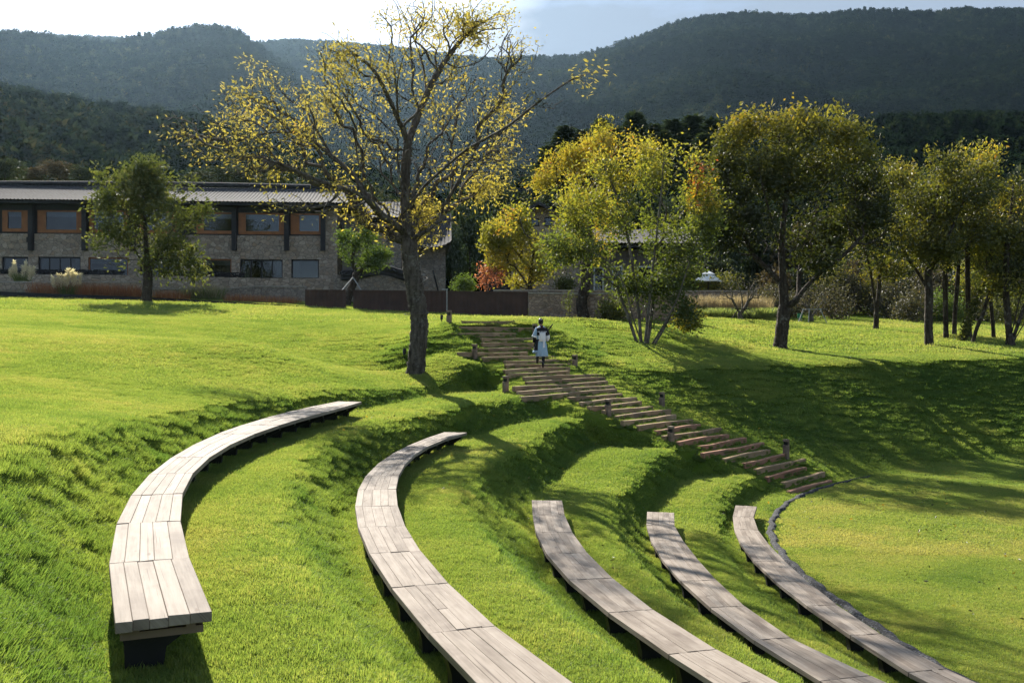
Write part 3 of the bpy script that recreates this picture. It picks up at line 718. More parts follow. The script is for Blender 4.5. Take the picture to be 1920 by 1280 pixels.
def make_tree(name, label, cat, base, limbs, targets, r_base, bark_m, leaf_m, nleaf, L, W, group=None, r_tip=.007, spread=.25, droop=.3, bf=.35, step=.45,
              density=None, tone=None, minr=0., seed=1, flare=1.35, wig=.12, bumpy=.12, leafpow=1.):
    base = np.asarray(base, float); root = empty(name, base, label, cat, group=group)
    pos, par = skeleton(base-[0, 0, .15], limbs, targets, bf, step, wig)
    rad, kids, tips = branch_radii(par, r_base, r_tip)
    branch_mesh('trunk', pos-base, par, rad, tips, bark_m, root, minr, flare, bumpy)
    q = np.random.default_rng(seed); tw = np.where(tips <= 3)[0]; tw = tw[tw > 0]
    dv = pos[tw]-pos[par[tw]]; dv /= np.linalg.norm(dv, axis=1)[:, None]+1e-9
    wgt = np.ones(len(tw))
    if density is not None: wgt = np.maximum(density(pos[tw]), 0)
    wgt = wgt**leafpow; wgt /= wgt.sum(); pick = q.choice(len(tw), nleaf, p=wgt)
    B = pos[tw][pick]-dv[pick]*q.random(nleaf)[:, None]*step+q.normal(0, spread, (nleaf, 3))
    V, Fc = leaf_quads(B, dv[pick], L, W, seed, droop)
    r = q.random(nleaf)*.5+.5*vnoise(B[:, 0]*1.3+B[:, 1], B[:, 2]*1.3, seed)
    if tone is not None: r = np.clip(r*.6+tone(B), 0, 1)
    mesh_obj('crown', V-base, Fc, leaf_m, root, rnd=r)
    return root
def clumpy(sc, thr, seed):
    return lambda p: np.clip((fbm(p[:, 0]*sc+p[:, 1]*sc*.7, p[:, 2]*sc+p[:, 1]*sc*.35, 3, seed)-thr)*4, .02, 1)

M['leaf_main'] = leafmat('yellow_walnut_leaves', [(0, (.15, .13, .035)), (.45, (.36, .29, .07)), (.8, (.52, .41, .10)), (1, (.40, .22, .06))], 1.3, .5)
M['leaf_yg'] = leafmat('yellow_green_leaves', [(0, (.055, .080, .016)), (.4, (.145, .165, .028)), (.75, (.33, .28, .04)), (.93, (.42, .27, .025)), (1, (.36, .09, .03))], 1.3, .55)
M['leaf_big'] = leafmat('olive_leaves', [(0, (.022, .030, .007)), (.45, (.080, .088, .016)), (.8, (.25, .215, .03)), (1, (.34, .20, .025))], 1.3, .44)
M['leaf_green'] = leafmat('small_green_leaves', [(0, (.045, .06, .014)), (.6, (.10, .115, .028)), (1, (.20, .19, .06))], 1.2, .45, .5, .03)
M['leaf_red'] = leafmat('red_leaves', [(0, (.14, .045, .035)), (.6, (.32, .105, .07)), (1, (.38, .17, .10))], 1.3, .55)
M['leaf_dull'] = leafmat('dull_shrub_leaves', [(0, (.03, .028, .018)), (.5, (.065, .062, .032)), (.85, (.11, .09, .05)), (1, (.20, .10, .04))], 1.2, .45)
M['leaf_fresh'] = leafmat('fresh_green_leaves', [(0, (.05, .09, .015)), (1, (.15, .20, .04))], 1.2, .5)

def px(pts, Y, dd=None):
    return [P(u, v, Y+(0 if len(q_) < 3 else q_[2])) for q_ in pts for u, v in [q_[:2]]]
# --- T1: the big sparse walnut
Yt = on_ground(778, 700, 20, 60)[1]; print('walnut depth', Yt)
b1 = on_ground(778, 699, 20, 60)
limbs = [px([(778,702,0),(784,650,0),(786,600,0),(779,550,0),(771,500,0),(766,450,0),(761,400,.1),(760,350,.1),(761,310,.1),(765,268,0)], Yt),
 px([(765,268,0),(747,224,-.5),(726,178,-1.0),(697,128,-1.4),(655,95,-1.7),(612,64,-1.9)], Yt),
 px([(765,268,0),(778,232,.5),(800,177,.9),(831,120,1.2),(880,60,1.6),(935,25,1.9)], Yt),
 px([(800,177,.9),(792,120,1.8),(770,60,2.4),(745,12,2.6)], Yt),
 px([(747,224,-.5),(745,160,-1.6),(760,100,-2.4),(800,50,-2.8)], Yt),
 px([(764,440,0),(738,420,-.4),(714,402,-.8),(690,375,-1.2),(660,358,-1.5),(636,352,-1.6),(600,340,-1.9),(530,310,-2.2),(477,293,-2.5),(440,305,-2.6)], Yt),
 px([(690,372,-1.2),(664,330,-1.0),(640,308,-.8),(604,278,-.4),(575,258,0),(546,248,.3),(490,252,.8),(430,268,1.2),(360,272,1.6)], Yt),
 px([(628,300,-.7),(604,262,-.2),(575,208,.4),(565,150,.9)], Yt),
 px([(575,208,.4),(540,185,.8),(500,140,1.2),(450,105,1.4)], Yt),
 px([(668,335,-1.0),(688,270,-1.8),(700,215,-2.2),(716,180,-2.5)], Yt),
 px([(641,354,-1.6),(612,383,-2.2),(560,392,-2.7),(500,392,-3.0)], Yt),
 px([(768,462,.2),(800,425,.6),(832,398,1.0),(870,375,1.4),(907,354,1.8),(950,338,2.1),(990,326,2.4)], Yt),
 px([(762,395,.1),(795,350,-.6),(830,318,-1.0),(872,283,-1.4),(915,258,-1.7),(955,235,-2.0),(995,203,-2.2),(1030,177,-2.4),(1088,142,-2.6),(1143,134,-2.7)], Yt),
 px([(835,396,1.0),(848,350,1.6),(845,285,2.1),(857,212,2.4),(838,150,2.6)], Yt),
 px([(872,283,-1.4),(905,230,-2.2),(930,180,-2.6),(960,120,-2.8)], Yt),
 px([(762,380,.1),(730,340,1.4),(690,300,2.3),(650,250,3.0),(600,215,3.4)], Yt)]
ells = [(400,255,95,65,.5,2.,1.3),(345,250,45,45,.8,1.2,.8),(940,200,60,60,1.2,1.5,.9),(870,300,70,50,0,1.8,.8),(620,190,70,60,-.5,2.,1.1),(470,300,80,45,-.6,1.6,1.0),(980,100,35,50,1.5,1.,.5),(480,190,75,70,1,1.6,1.3),(560,245,110,70,0,2.6,1.4),(640,110,60,55,-1.6,1.4,1.2),(720,150,90,80,-1,2.2,1.3),(780,40,80,55,1,2.2,1.5),(880,50,100,55,1.6,1.8,2.2),(850,140,70,60,1.8,1.8,1.0),(940,90,50,50,1.5,1.5,.8),
 (830,220,70,55,1.5,2.0,1.0),(1010,190,50,30,-2.3,.9,.3),(1085,145,50,12,-2.6,.5,.12),(930,280,60,45,.5,1.8,1.1),(900,345,80,40,1.5,1.5,1.1),(700,260,80,60,.5,2.6,1.1),(790,300,70,55,0,2.2,1.0),(555,385,75,26,-2.6,1.2,.9),(480,325,60,40,-2,1.4,.7),(640,335,70,45,-1.,1.8,.9),(690,400,60,45,-.6,1.3,.9),(790,400,85,70,.4,1.4,2.2),(730,430,45,35,0,1.,.7)]
tg = ell_points(ells, 2300, Yt, 4, .1)
lw = clumpy(.9, .34, 21)
def dens_main(p):
    w = lw(p); u = 960+p[:, 0]/p[:, 1]*F; v = HV-(p[:, 2]-H)/p[:, 1]*F
    w = w*(1+.6*(v > 330)+.5*((u > 800) & (v < 110))); return w*np.where((u > 540) & (u < 790) & (v < 260) & (v > 60), .95, 1)
make_tree('walnut_tree', 'large sparse yellow leaved tree with a dark rough trunk, left of the stair', 'tree', b1, limbs, tg, .27, M['bark_main'], M['leaf_main'], 12000, .128, .052,
          r_tip=.0105, spread=.20, droop=.35, bf=.45, step=.4, density=dens_main, seed=3, flare=1.12, wig=.22, bumpy=.22)

# --- T2: dense small-leaved green tree left
Y2 = 57.; b2 = P(275, 556, Y2); b2[2] = gz(b2[0], b2[1])
el = [(265,335,80,38,0,1.8),(325,345,45,35,.2,1.3),(205,365,35,35,0,1.2),(270,360,65,50,0,1.9),(215,400,55,45,0,1.6),(325,395,60,45,.5,1.6),(215,455,50,45,-.5,1.5),(340,470,45,50,0,1.5),(275,440,80,70,0,2.2),(390,385,28,20,.5,.7),(300,320,45,25,0,1.2),(290,500,60,28,0,1.3),(372,505,18,40,0,.8)]
make_tree('leafy_tree', 'dense small leaved green tree in front of the long stone house', 'tree', b2,
          [px([(275,556,0),(277,520,0),(275,480,0),(272,420,0),(270,360,0),(272,320,0)], Y2), px([(275,500,0),(240,450,.2),(215,410,.3)], Y2), px([(276,505,0),(310,460,-.3),(335,400,-.3)], Y2)],
          ell_points(el, 420, Y2, 8, .25), .27, M['bark_dark'], M['leaf_green'], 11000, .24, .13, spread=.30, droop=.2, seed=5, density=clumpy(.8, .36, 4))

# --- T3: multi-stem tree right of the stair, T4: trunk behind it
Y3 = on_ground(1212, 645, 30, 60)[1]; b3 = on_ground(1212, 645, 30, 60); print('multistem', Y3)
st = []
for (bx, pts) in [(1192,[(1192,642,.1),(1180,600,.2),(1165,560,.4),(1150,520,.6),(1120,470,.9),(1080,420,1.2)]),(1200,[(1200,643,0),(1198,590,0),(1190,530,0),(1180,460,.1),(1160,380,.3),(1130,300,.5)]),(1208,[(1208,644,-.1),(1215,590,-.3),(1222,520,-.5),(1230,450,-.7),(1240,360,-1.),(1245,280,-1.2)]),
      (1222,[(1222,645,-.2),(1250,600,-.5),(1270,560,-.8),(1290,500,-1.1),(1310,440,-1.4)]),(1228,[(1228,644,0),(1245,615,.3),(1265,570,.6),(1275,520,.9),(1285,430,1.2),(1300,350,1.4)]),(1203,[(1203,644,-.2),(1185,590,-.6),(1172,540,-1.),(1140,490,-1.4),(1060,450,-1.8)]),(1214,[(1214,644,.2),(1225,560,.6),(1232,480,.9),(1210,400,1.3),(1200,310,1.6)])]:
    st.append([b3+np.array([(bx-1212)/F*Y3*.8, 0, -.1])]+px(pts, Y3)[1:])
el = [(1130,310,70,60,.5,1.7,1.5),(1215,330,75,65,0,2.,1.5),(1290,350,50,70,.3,1.6,1.4),(1080,400,60,60,.8,1.5,1.3),(1160,420,70,60,0,2.,1.3),(1250,430,75,60,0,2.,1.4),(1310,440,40,60,-.6,1.2,1.),(1060,465,55,45,-1,1.3,1.6),(1270,520,55,50,0,1.4,1.5),(1190,280,50,35,.5,1.2,.8),(1270,290,40,30,0,1.,.6),(1125,500,55,50,0,1.3,1.5),(1185,530,50,40,.3,1.2,1.0),(1330,400,35,65,0,1.2,1.4),(1305,310,45,45,0,1.2,1.0),(1285,590,30,30,.2,.9,.6),(1235,590,35,25,0,.9,.35)]
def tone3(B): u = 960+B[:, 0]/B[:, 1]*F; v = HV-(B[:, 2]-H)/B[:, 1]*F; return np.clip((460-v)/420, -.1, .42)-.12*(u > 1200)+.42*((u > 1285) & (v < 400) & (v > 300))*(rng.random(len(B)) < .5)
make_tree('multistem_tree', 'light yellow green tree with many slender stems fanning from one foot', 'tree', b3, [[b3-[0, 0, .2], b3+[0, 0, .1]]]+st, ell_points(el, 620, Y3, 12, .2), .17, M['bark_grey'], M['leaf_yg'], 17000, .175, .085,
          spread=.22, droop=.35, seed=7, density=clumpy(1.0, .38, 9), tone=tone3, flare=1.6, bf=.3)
b4 = on_ground(1097, 600, 30, 60); Y4 = b4[1]; print('T4', Y4)
el = [(1060,300,60,40,0,1.6),(1130,270,70,45,0,1.7),(1010,330,40,35,.3,1.2),(1115,365,65,50,.5,1.8),(1200,290,60,45,.5,1.5),(1100,450,60,40,0,1.4),(955,410,35,30,.5,.9,700)]
make_tree('leaning_tree', 'yellow leaved tree with one thick dark bent trunk before the low stone wall', 'tree', b4,
          [px([(1097,602,0),(1090,570,0),(1096,540,0),(1100,500,0),(1103,470,0),(1104,430,0),(1110,370,.3),(1120,310,.5)], Y4), px([(1103,470,0),(1075,462,-.4),(1040,456,-.7),(1005,448,-.9)], Y4), px([(1103,450,0),(1070,400,.4),(1045,340,.6)], Y4), px([(1108,400,.1),(1160,340,-.5),(1200,300,-.8)], Y4)],
          ell_points(el, 380, Y4, 15, .2), .30, M['bark_dark'], M['leaf_yg'], 9500, .175, .085, spread=.22, seed=9, density=clumpy(1., .42, 3), tone=lambda B: .45+0*B[:, 0], flare=1.15)

# --- T5: large dark olive tree on the right bank
b5 = on_ground(1463, 656, 30, 60); Y5 = b5[1]; print('T5', Y5)
el = [(1490,235,110,45,0,2.2),(1580,240,55,35,0,1.6),(1400,250,50,40,.3,1.5),(1440,310,100,65,0,2.8),(1560,320,100,70,0,2.8),(1370,380,55,70,.3,2.),(1640,370,45,70,0,1.8),(1480,400,120,70,0,3.2),(1590,420,80,60,0,2.4),(1400,450,60,40,.4,1.8),(1640,460,50,40,0,1.6),(1530,470,70,35,0,1.8),(1345,330,35,40,.5,1.2),(1660,410,38,70,.3,1.4),(1340,430,40,50,.2,1.3),(1362,310,45,45,.2,1.4),(1620,290,40,35,0,1.2)]
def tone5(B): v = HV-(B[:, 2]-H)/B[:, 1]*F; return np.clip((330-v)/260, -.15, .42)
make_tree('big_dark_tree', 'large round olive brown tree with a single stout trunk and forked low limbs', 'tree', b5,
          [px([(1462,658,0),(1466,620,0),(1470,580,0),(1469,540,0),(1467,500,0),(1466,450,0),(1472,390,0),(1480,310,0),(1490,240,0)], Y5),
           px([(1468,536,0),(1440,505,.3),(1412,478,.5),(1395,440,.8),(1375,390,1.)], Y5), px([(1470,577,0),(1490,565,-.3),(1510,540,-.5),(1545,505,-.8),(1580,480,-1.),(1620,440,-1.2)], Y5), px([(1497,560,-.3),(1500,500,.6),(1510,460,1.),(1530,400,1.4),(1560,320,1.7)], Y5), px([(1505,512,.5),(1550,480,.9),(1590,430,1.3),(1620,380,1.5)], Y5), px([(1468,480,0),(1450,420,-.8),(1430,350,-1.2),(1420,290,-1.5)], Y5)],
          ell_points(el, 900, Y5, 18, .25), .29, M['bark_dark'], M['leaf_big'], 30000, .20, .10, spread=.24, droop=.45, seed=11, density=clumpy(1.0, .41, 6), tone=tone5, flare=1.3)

# --- trees of the right-hand group
def simple(name, label, u, v, stems, el, nt, rb, leaf, nl, seed, L=.16, W=.075, bark_=None, tone=None, dens=None, Yfix=None, flare=1.3, minr=0, group='slim trees of the right hand grove', spread=.24, r_tip=.007, cat='tree', droop=.3):
    b = on_ground(u, v, 30, 80) if Yfix is None else P(u, v, Yfix); Y = b[1]
    lim = [px(s, Y) for s in stems]; lim = [[b-[0, 0, .15]]+l if np.linalg.norm(l[0]-b) > .3 else [b-[0, 0, .15]]+l[1:] for l in lim[:1]]+lim[1:]
    return make_tree(name, label, cat, b, lim, ell_points(el, nt, Y, seed, .25), rb, bark_ or M['bark_dark'], leaf, int(nl*.85), L*1.15, W*1.2, group=group, spread=spread, seed=seed, tone=tone, density=dens, flare=flare, minr=minr, r_tip=r_tip, droop=droop)
simple('slim_tree', 'slim tree dividing low into two thin stems, right of the big dark tree', 1642, 619, [[(1642,619),(1643,590),(1638,550),(1630,500),(1615,450)],[(1643,590,0),(1648,540,.2),(1650,480,.3),(1655,430,.3)]],
       [(1640,450,60,50,0,1.8),(1610,410,50,40,0,1.6),(1670,500,45,30,0,1.3),(1690,410,50,55,0,1.6),(1660,340,45,45,0,1.4),(1700,330,35,35,0,1.2)], 330, .15, M['leaf_big'], 12000, 31)
simple('grove_tree', 'olive tree with a forked dark trunk, nearest of the right hand grove', 1742, 649, [[(1742,649),(1741,600),(1742,550),(1740,500),(1745,430),(1760,350)],[(1741,545,0),(1720,510,.3),(1700,480,.5),(1680,430,.8)],[(1742,510,0),(1775,450,-.5),(1800,390,-.8)]],
       [(1750,400,70,60,0,2.2),(1690,430,65,60,0,1.9),(1680,350,35,35,0,1.3),(1810,360,60,60,0,2.),(1790,310,55,40,0,1.6),(1760,470,75,40,0,2.),(1840,430,45,50,0,1.6),(1830,320,40,35,.2,1.2)], 480, .19, M['leaf_big'], 19000, 33, tone=lambda B: .18+0*B[:, 0], dens=clumpy(.7, .36, 14))
simple('grove_tree', 'straight dark trunked tree standing just right of the forked grove tree', 1774, 637, [[(1774,637),(1773,580),(1772,500),(1775,430)]], [(1775,420,60,60,0,1.6),(1725,370,60,50,0,1.6)], 160, .13, M['leaf_big'], 6500, 35)
simple('grove_tree', 'thin straight tree between the forked tree and the ivy clad trunk', 1789, 630, [[(1787,632),(1791,580),(1796,520),(1800,440)]], [(1800,430,55,55,0,1.6),(1850,480,40,35,0,1.2)], 120, .12, M['leaf_yg'], 3500, 37, tone=lambda B: .15+0*B[:, 0])
ivy = simple('ivy_tree', 'leaning tree whose trunk is wrapped in shining ivy', 1806, 640, [[(1804,642),(1815,600),(1833,560),(1850,510),(1862,440)]], [(1862,430,50,60,0,1.5),(1890,370,40,40,0,1.3)], 120, .15, M['leaf_big'], 4500, 39)
simple('grove_tree', 'upright trunk rising directly behind the ivy clad trunk', 1818, 637, [[(1818,637),(1816,580),(1814,500),(1815,420)]], [(1815,400,50,70,0,1.5),(1840,300,40,40,0,1.4)], 120, .13, M['leaf_yg'], 4000, 41)
simple('slim_tree', 'short leaning stem right of the ivy clad trunk, shorter than its neighbours', 1822, 645, [[(1820,647),(1830,620),(1842,590),(1855,550)]], [(1862,520,25,30,0,.8)], 30, .09, M['leaf_yg'], 700, 43)
simple('grove_tree', 'lone slim trunk leaning left between the ivy clad tree and the right edge', 1864, 636, [[(1866,637),(1860,590),(1855,540),(1850,470)]], [(1850,460,45,45,0,1.3)], 60, .10, M['leaf_big'], 2500, 45)
bt = on_ground(1897, 650, 30, 60)
simple('multistem_grove_tree', 'tree of several dark leaning trunks at the right edge, bare twigs on top', 1895, 650, [[(1890,652),(1890,600),(1886,540),(1888,470),(1895,400),(1900,340)],[(1895,648,0),(1915,590,.2),(1935,530,.4),(1950,450,.6)],[(1893,640,0),(1903,600,-.3),(1912,560,-.5),(1935,500,-.8)],[(1897,648,0),(1915,615,.3),(1945,570,.5),(1965,500,.7)]],
       [(1900,430,50,60,0,1.7),(1890,520,45,40,0,1.4),(1940,400,60,80,0,2.),(1950,500,60,50,0,1.8),(1900,350,30,45,0,1.2),(1870,380,30,40,0,1.)], 420, .20, M['leaf_big'], 8000, 47, dens=lambda p: np.where(HV-(p[:, 2]-H)/p[:, 1]*F < 420, .12, 1.), minr=0)
# ivy on the leaning trunk
bi_ = on_ground(1804, 641, 30, 60); pth = smooth_path([bi_]+px([(1815,600),(1833,560),(1850,510)], bi_[1]), 12); q = rng.integers(0, len(pth), 1500); Bq = pth[q]+rng.normal(0, .13, (1500, 3))
V, Fc = leaf_quads(Bq, rng.normal(0, 1, (1500, 3)), .11, .09, 2); mesh_obj('ivy', V-np.array(ivy.location), Fc, M['leaf_green'], ivy, rnd=rng.random(1500))
# ------------------------------------------------------------------ buildings
def wall_open(mb, x0, x1, z0, z1, y0, y1, ops):
    """wall slab facing -Y with true openings (ops: x0,x1,z0,z1), reveals included"""
    xs = sorted({x0, x1, *[q for o in ops for q in o[:2]]}); zs = sorted({z0, z1, *[q for o in ops for q in o[2:]]})
    ins = lambda x, z: any(o[0] < x < o[1] and o[2] < z < o[3] for o in ops)
    for a, b in zip(xs, xs[1:]):
        for c, d in zip(zs, zs[1:]):
            if ins((a+b)/2, (c+d)/2): continue
            mb.add([(a, y0, c), (b, y0, c), (b, y0, d), (a, y0, d)], [(0, 1, 2, 3)]); mb.add([(a, y1, c), (b, y1, c), (b, y1, d), (a, y1, d)], [(3, 2, 1, 0)])
    mb.add([(x0, y0, z0), (x0, y1, z0), (x0, y1, z1), (x0, y0, z1)], [(3, 2, 1, 0)]); mb.add([(x1, y0, z0), (x1, y1, z0), (x1, y1, z1), (x1, y0, z1)], [(0, 1, 2, 3)])
    mb.add([(x0, y0, z1), (x1, y0, z1), (x1, y1, z1), (x0, y1, z1)], [(0, 1, 2, 3)])
    for a, b, c, d in ops:
        mb.add([(a, y0, c), (a, y1, c), (b, y1, c), (b, y0, c), (a, y0, d), (a, y1, d), (b, y1, d), (b, y0, d)], [(0, 3, 2, 1), (4, 5, 6, 7), (0, 1, 5, 4), (3, 7, 6, 2)])
def ring(mb, x0, x1, z0, z1, y0, y1, wl, wr, wb, wt):
    mb.bb(x0, x0+wl, y0, y1, z0, z1); mb.bb(x1-wr, x1, y0, y1, z0, z1); mb.bb(x0+wl, x1-wr, y0, y1, z0, z0+wb); mb.bb(x0+wl, x1-wr, y0, y1, z1-wt, z1)
def tile_roof(name, parent, x0, x1, ye, ze, yr, zr, sag=.25, pitch=.25, back=True, lift=0.):
    """ribbed tile slope from eave (ye, ze) up to ridge (yr, zr), local x along the eave"""
    n = int((x1-x0)/pitch)*6+1; m = 9; V = []; X = np.linspace(x0, x1, n)
    for s in ((1, -1) if back else (1,)):
        for f in np.linspace(0, 1, m):
            y = ye+(yr-ye)*f; y = y if s == 1 else 2*yr-y
            z = ze+(zr-ze)*(f-sag*f*(1-f))
            c = np.cos((X-x0)/pitch*2*math.pi); bump = .038*np.where(c > 0, c, c*.35)
            e = np.abs((X-(x0+x1)/2)/((x1-x0)/2))**6*lift*(1-f*.6)
            V += list(np.stack([X, np.full(n, y), z+bump+e], -1))
    Fc = []
    for s in range(2 if back else 1):
        o = s*m*n; i = np.arange(m-1)[:, None]; k = np.arange(n-1)[None, :]
        q = np.stack([o+i*n+k, o+i*n+k+1, o+(i+1)*n+k+1, o+(i+1)*n+k], -1).reshape(-1, 4)
        Fc.append(q if s == 0 else q[:, ::-1])
    return mesh_obj(name, np.array(V), np.concatenate(Fc), M['tile'], parent)

# long two storey stone house
a0, a1 = P(-70, 600, 69.0), P(632, 600, 71.2); rz = math.atan2(a1[1]-a0[1], a1[0]-a0[0]); Lh = math.hypot(a1[0]-a0[0], a1[1]-a0[1])
hb = 7.6
house = empty('stone_house', (a0[0], a0[1], hb), 'long two storey stone house with tiled roof and orange window frames', 'house', rz)
def hx(u):                                   # pixel column -> distance along the facade
    k = (u-960)/F; c, s = math.cos(rz), math.sin(rz); return (k*a0[1]-a0[0])/(c-k*s)
def hz(u, v): return H+(HV-v)/F*(a0[1]+hx(u)*math.sin(rz))-hb
UW = [(4,54,394,434,.35,.5),(70,154,394,436,.55,.4),(167,240,394,436,.3,.3),(262,330,396,437,.3,.3),(368,438,398,438,.5,.1),(447,535,399,439,.5,.45),(545,606,400,439,.6,.3)]
GW = [(3,53,481,520,0),(71,151,481,520,1),(165,240,482,520,2),(262,330,483,520,1),(380,434,485,520,2),(450,530,486,521,1),(546,598,486,521,0)]
ztop, zmid, zeave, zridge = hz(300, 436), hz(300, 440), hz(300, 380), hz(300, 349)+.55
ops = [(hx(a), hx(b), hz(a, d), hz(a, c)) for a, b, c, d, _ in GW]
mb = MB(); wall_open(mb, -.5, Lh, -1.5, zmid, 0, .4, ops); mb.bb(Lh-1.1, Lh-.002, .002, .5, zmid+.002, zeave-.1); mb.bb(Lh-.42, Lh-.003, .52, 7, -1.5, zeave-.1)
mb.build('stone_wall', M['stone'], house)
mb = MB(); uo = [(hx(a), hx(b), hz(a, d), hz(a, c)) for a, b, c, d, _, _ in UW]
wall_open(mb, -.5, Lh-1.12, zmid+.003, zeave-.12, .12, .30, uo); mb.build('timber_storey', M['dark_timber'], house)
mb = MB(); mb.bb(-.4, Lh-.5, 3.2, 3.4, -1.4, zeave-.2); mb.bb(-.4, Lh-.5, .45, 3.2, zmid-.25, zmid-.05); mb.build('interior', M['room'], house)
for (a, b, c, d, wl, wr), o in zip(UW, uo):
    w = MB(); ring(w, *o, .02, .16, wl, wr, .22, .10); fr = w.build('window', M['orange'], house)
    MB().bb(o[0]+wl, o[1]-wr, .12, .135, o[2]+.22, o[3]-.10).build('pane', M['glass'], fr)
    MB().bb(o[0]+wl, o[1]-wr, .26, .28, o[3]-.42, o[3]-.10).build('blind', M['curtain'], fr)
for (a, b, c, d, kind), o in zip(GW, ops):
    w = MB(); fm = M['orange'] if kind == 2 else M['dark_timber']; ring(w, *o, .14, .26, .09, .09, .04, .10)
    if kind == 1:
        for q in np.linspace(o[0], o[1], 5)[1:-1]: w.bb(q-.035, q+.035, .15, .24, o[2]+.04, o[3]-.10)
    fr = w.build('window', fm, house); MB().bb(o[0]+.09, o[1]-.09, .19, .205, o[2]+.04, o[3]-.10).build('pane', M['glass'], fr)
    if kind < 2:
        cu = MB(); cu.bb(o[0]+.1, o[0]+.55, .5, .56, o[2], o[3]-.1)
        if kind == 1: cu.bb(o[1]-.5, o[1]-.1, .5, .56, o[2], o[3]-.1)
        cu.build('curtain', M['curtain'], fr)
    else: MB().bb(o[0]+.1, o[1]-.1, .5, .53, o[3]-.42, o[3]-.1).build('blind', M['curtain'], fr)
for u in (60, 160, 250, 345, 440, 538, 606):
    q = MB(); x = hx(u); q.bb(x-.16, x+.16, -.35, .11, hz(u, 470), zeave-.14); q.bb(x-.22, x+.10, -.42, -.0, hz(u, 455), hz(u, 455)+.35) if u < 100 else None; q.build('hanging_post', M['dark_timber'], house)
tile_roof('roof', house, -1.2, Lh+1.4, -1.5, zeave-.05, 4.2, zridge, back=True)
mb = MB(); mb.bb(-1.2, Lh+1.4, -1.42, -1.3, zeave-.28, zeave-.16); mb.bb(-1.2, Lh+1.3, -1.3, 7.5, zeave-.22, zeave-.20); mb.build('eave_board', M['dark_timber'], house)
mb = MB(); x = np.linspace(-1.3, Lh+1.5, 60); mb.tube([(a, 4.2, zridge+.12+.10*abs(math.sin(a*.12))) for a in x], .17, 8); mb.build('ridge', M['tile'], house)

# lower rear wing with upturned eaves
w0 = P(690, 545, 76.); wing = empty('eaved_pavilion', (w0[0], w0[1], 7.0), 'stone pavilion with dark upturned tiled eaves behind the walnut trunk', 'pavilion', math.radians(4))
s7 = 76./F; zz = lambda v: H+(HV-v)*s7-7.0
mb = MB(); wall_open(mb, 0, 145*s7, -1, zz(455), 0, .4, [(10*s7, 26*s7, zz(520), zz(490)), (66*s7, 84*s7, zz(500), zz(470))]); mb.bb(0, .4, .41, 6, -1, zz(455)); mb.bb(145*s7-.4, 145*s7, .41, 6, -1, zz(455)); mb.build('stone_wall', M['stone_fine'], wing)
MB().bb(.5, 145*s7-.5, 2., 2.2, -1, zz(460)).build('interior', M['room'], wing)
tile_roof('roof', wing, -35*s7, 156*s7, -1.6, zz(467), 3., zz(395), .35, .30, True, .55)
mb = MB(); mb.bb(-30*s7, 150*s7, -1.3, 6, zz(462)-.12, zz(462)-.02); mb.build('eave_board', M['dark_timber'], wing)
# upper roof piece of the house seen right of its corner
tile_roof('roof', house, Lh+1.6, Lh+4.9, .8, zeave-.75, 5.6, zridge-.75)
mb = MB(); mb.bb(Lh+.6, Lh+4.5, 2.4, 6.2, -1.5, zeave-1.); mb.build('side_wall', M['stone_fine'], house)
mb = MB(); mb.bb(Lh+.3, Lh+1.3, .6, 1.2, -1.5, zeave-.7); mb.build('round_pier', M['plaster'], house)

# gable house
g0 = P(1015, 545, 70.); gh = empty('gable_house', (g0[0], g0[1], 6.4), 'rubble stone house showing its tiled gable between the yellow trees', 'house', math.radians(-12))
s7 = 70./F; zz = lambda v: H+(HV-v)*s7-6.4
mb = MB(); W2 = 58*s7
mb.add([(-W2, 0, -1), (W2, 0, -1), (W2, 0, zz(415)), (0, 0, zz(388)), (-W2, 0, zz(415)), (-W2, 8, -1), (W2, 8, -1), (W2, 8, zz(415)), (0, 8, zz(388)), (-W2, 8, zz(415))],
       [(0, 1, 2, 3, 4), (9, 8, 7, 6, 5), (1, 6, 7, 2), (0, 4, 9, 5)]); mb.build('stone_wall', M['stone'], gh)
for s in (-1, 1):
    r = MB(); e = 72*s7
    r.add([(0, -1.1, zz(381)), (s*e, -1.1, zz(418)-.1), (s*e, 8.5, zz(418)-.1), (0, 8.5, zz(381)), (0, -1.1, zz(381)-.22), (s*e, -1.1, zz(418)-.32), (s*e, 8.5, zz(418)-.32), (0, 8.5, zz(381)-.22)],
          [(0, 1, 2, 3), (7, 6, 5, 4), (0, 4, 5, 1), (1, 5, 6, 2), (2, 6, 7, 3)] if s < 0 else [(3, 2, 1, 0), (4, 5, 6, 7), (1, 5, 4, 0), (2, 6, 5, 1), (3, 7, 6, 2)]); r.build('roof', M['tile'], gh)
for (a, b, c, d) in ((-20,-4,410,424),(6,20,408,424),(-44,-26,416,430)):
    q = MB(); ring(q, a*s7, b*s7, zz(d), zz(c), -.06, -.002, .06, .06, .06, .06); fr = q.build('attic_window', M['dark_timber'], gh); MB().bb(a*s7+.06, b*s7-.06, -.03, -.012, zz(d)+.06, zz(c)-.06).build('pane', M['glass'], fr)
mb = MB(); mb.bb(-W2-2.2, -W2-.01, .8, 5, -1, zz(465)); mb.bb(-W2-2.5, -W2-.01, .3, 5.4, zz(465)+.005, zz(465)+.22); mb.build('porch', M['dark_timber'], gh)
mb = MB(); mb.bb(-30*s7, -8*s7, -1.0, -.01, zz(440)-.08, zz(440)+.05); mb.build('balcony_beam', M['dark_timber'], gh)
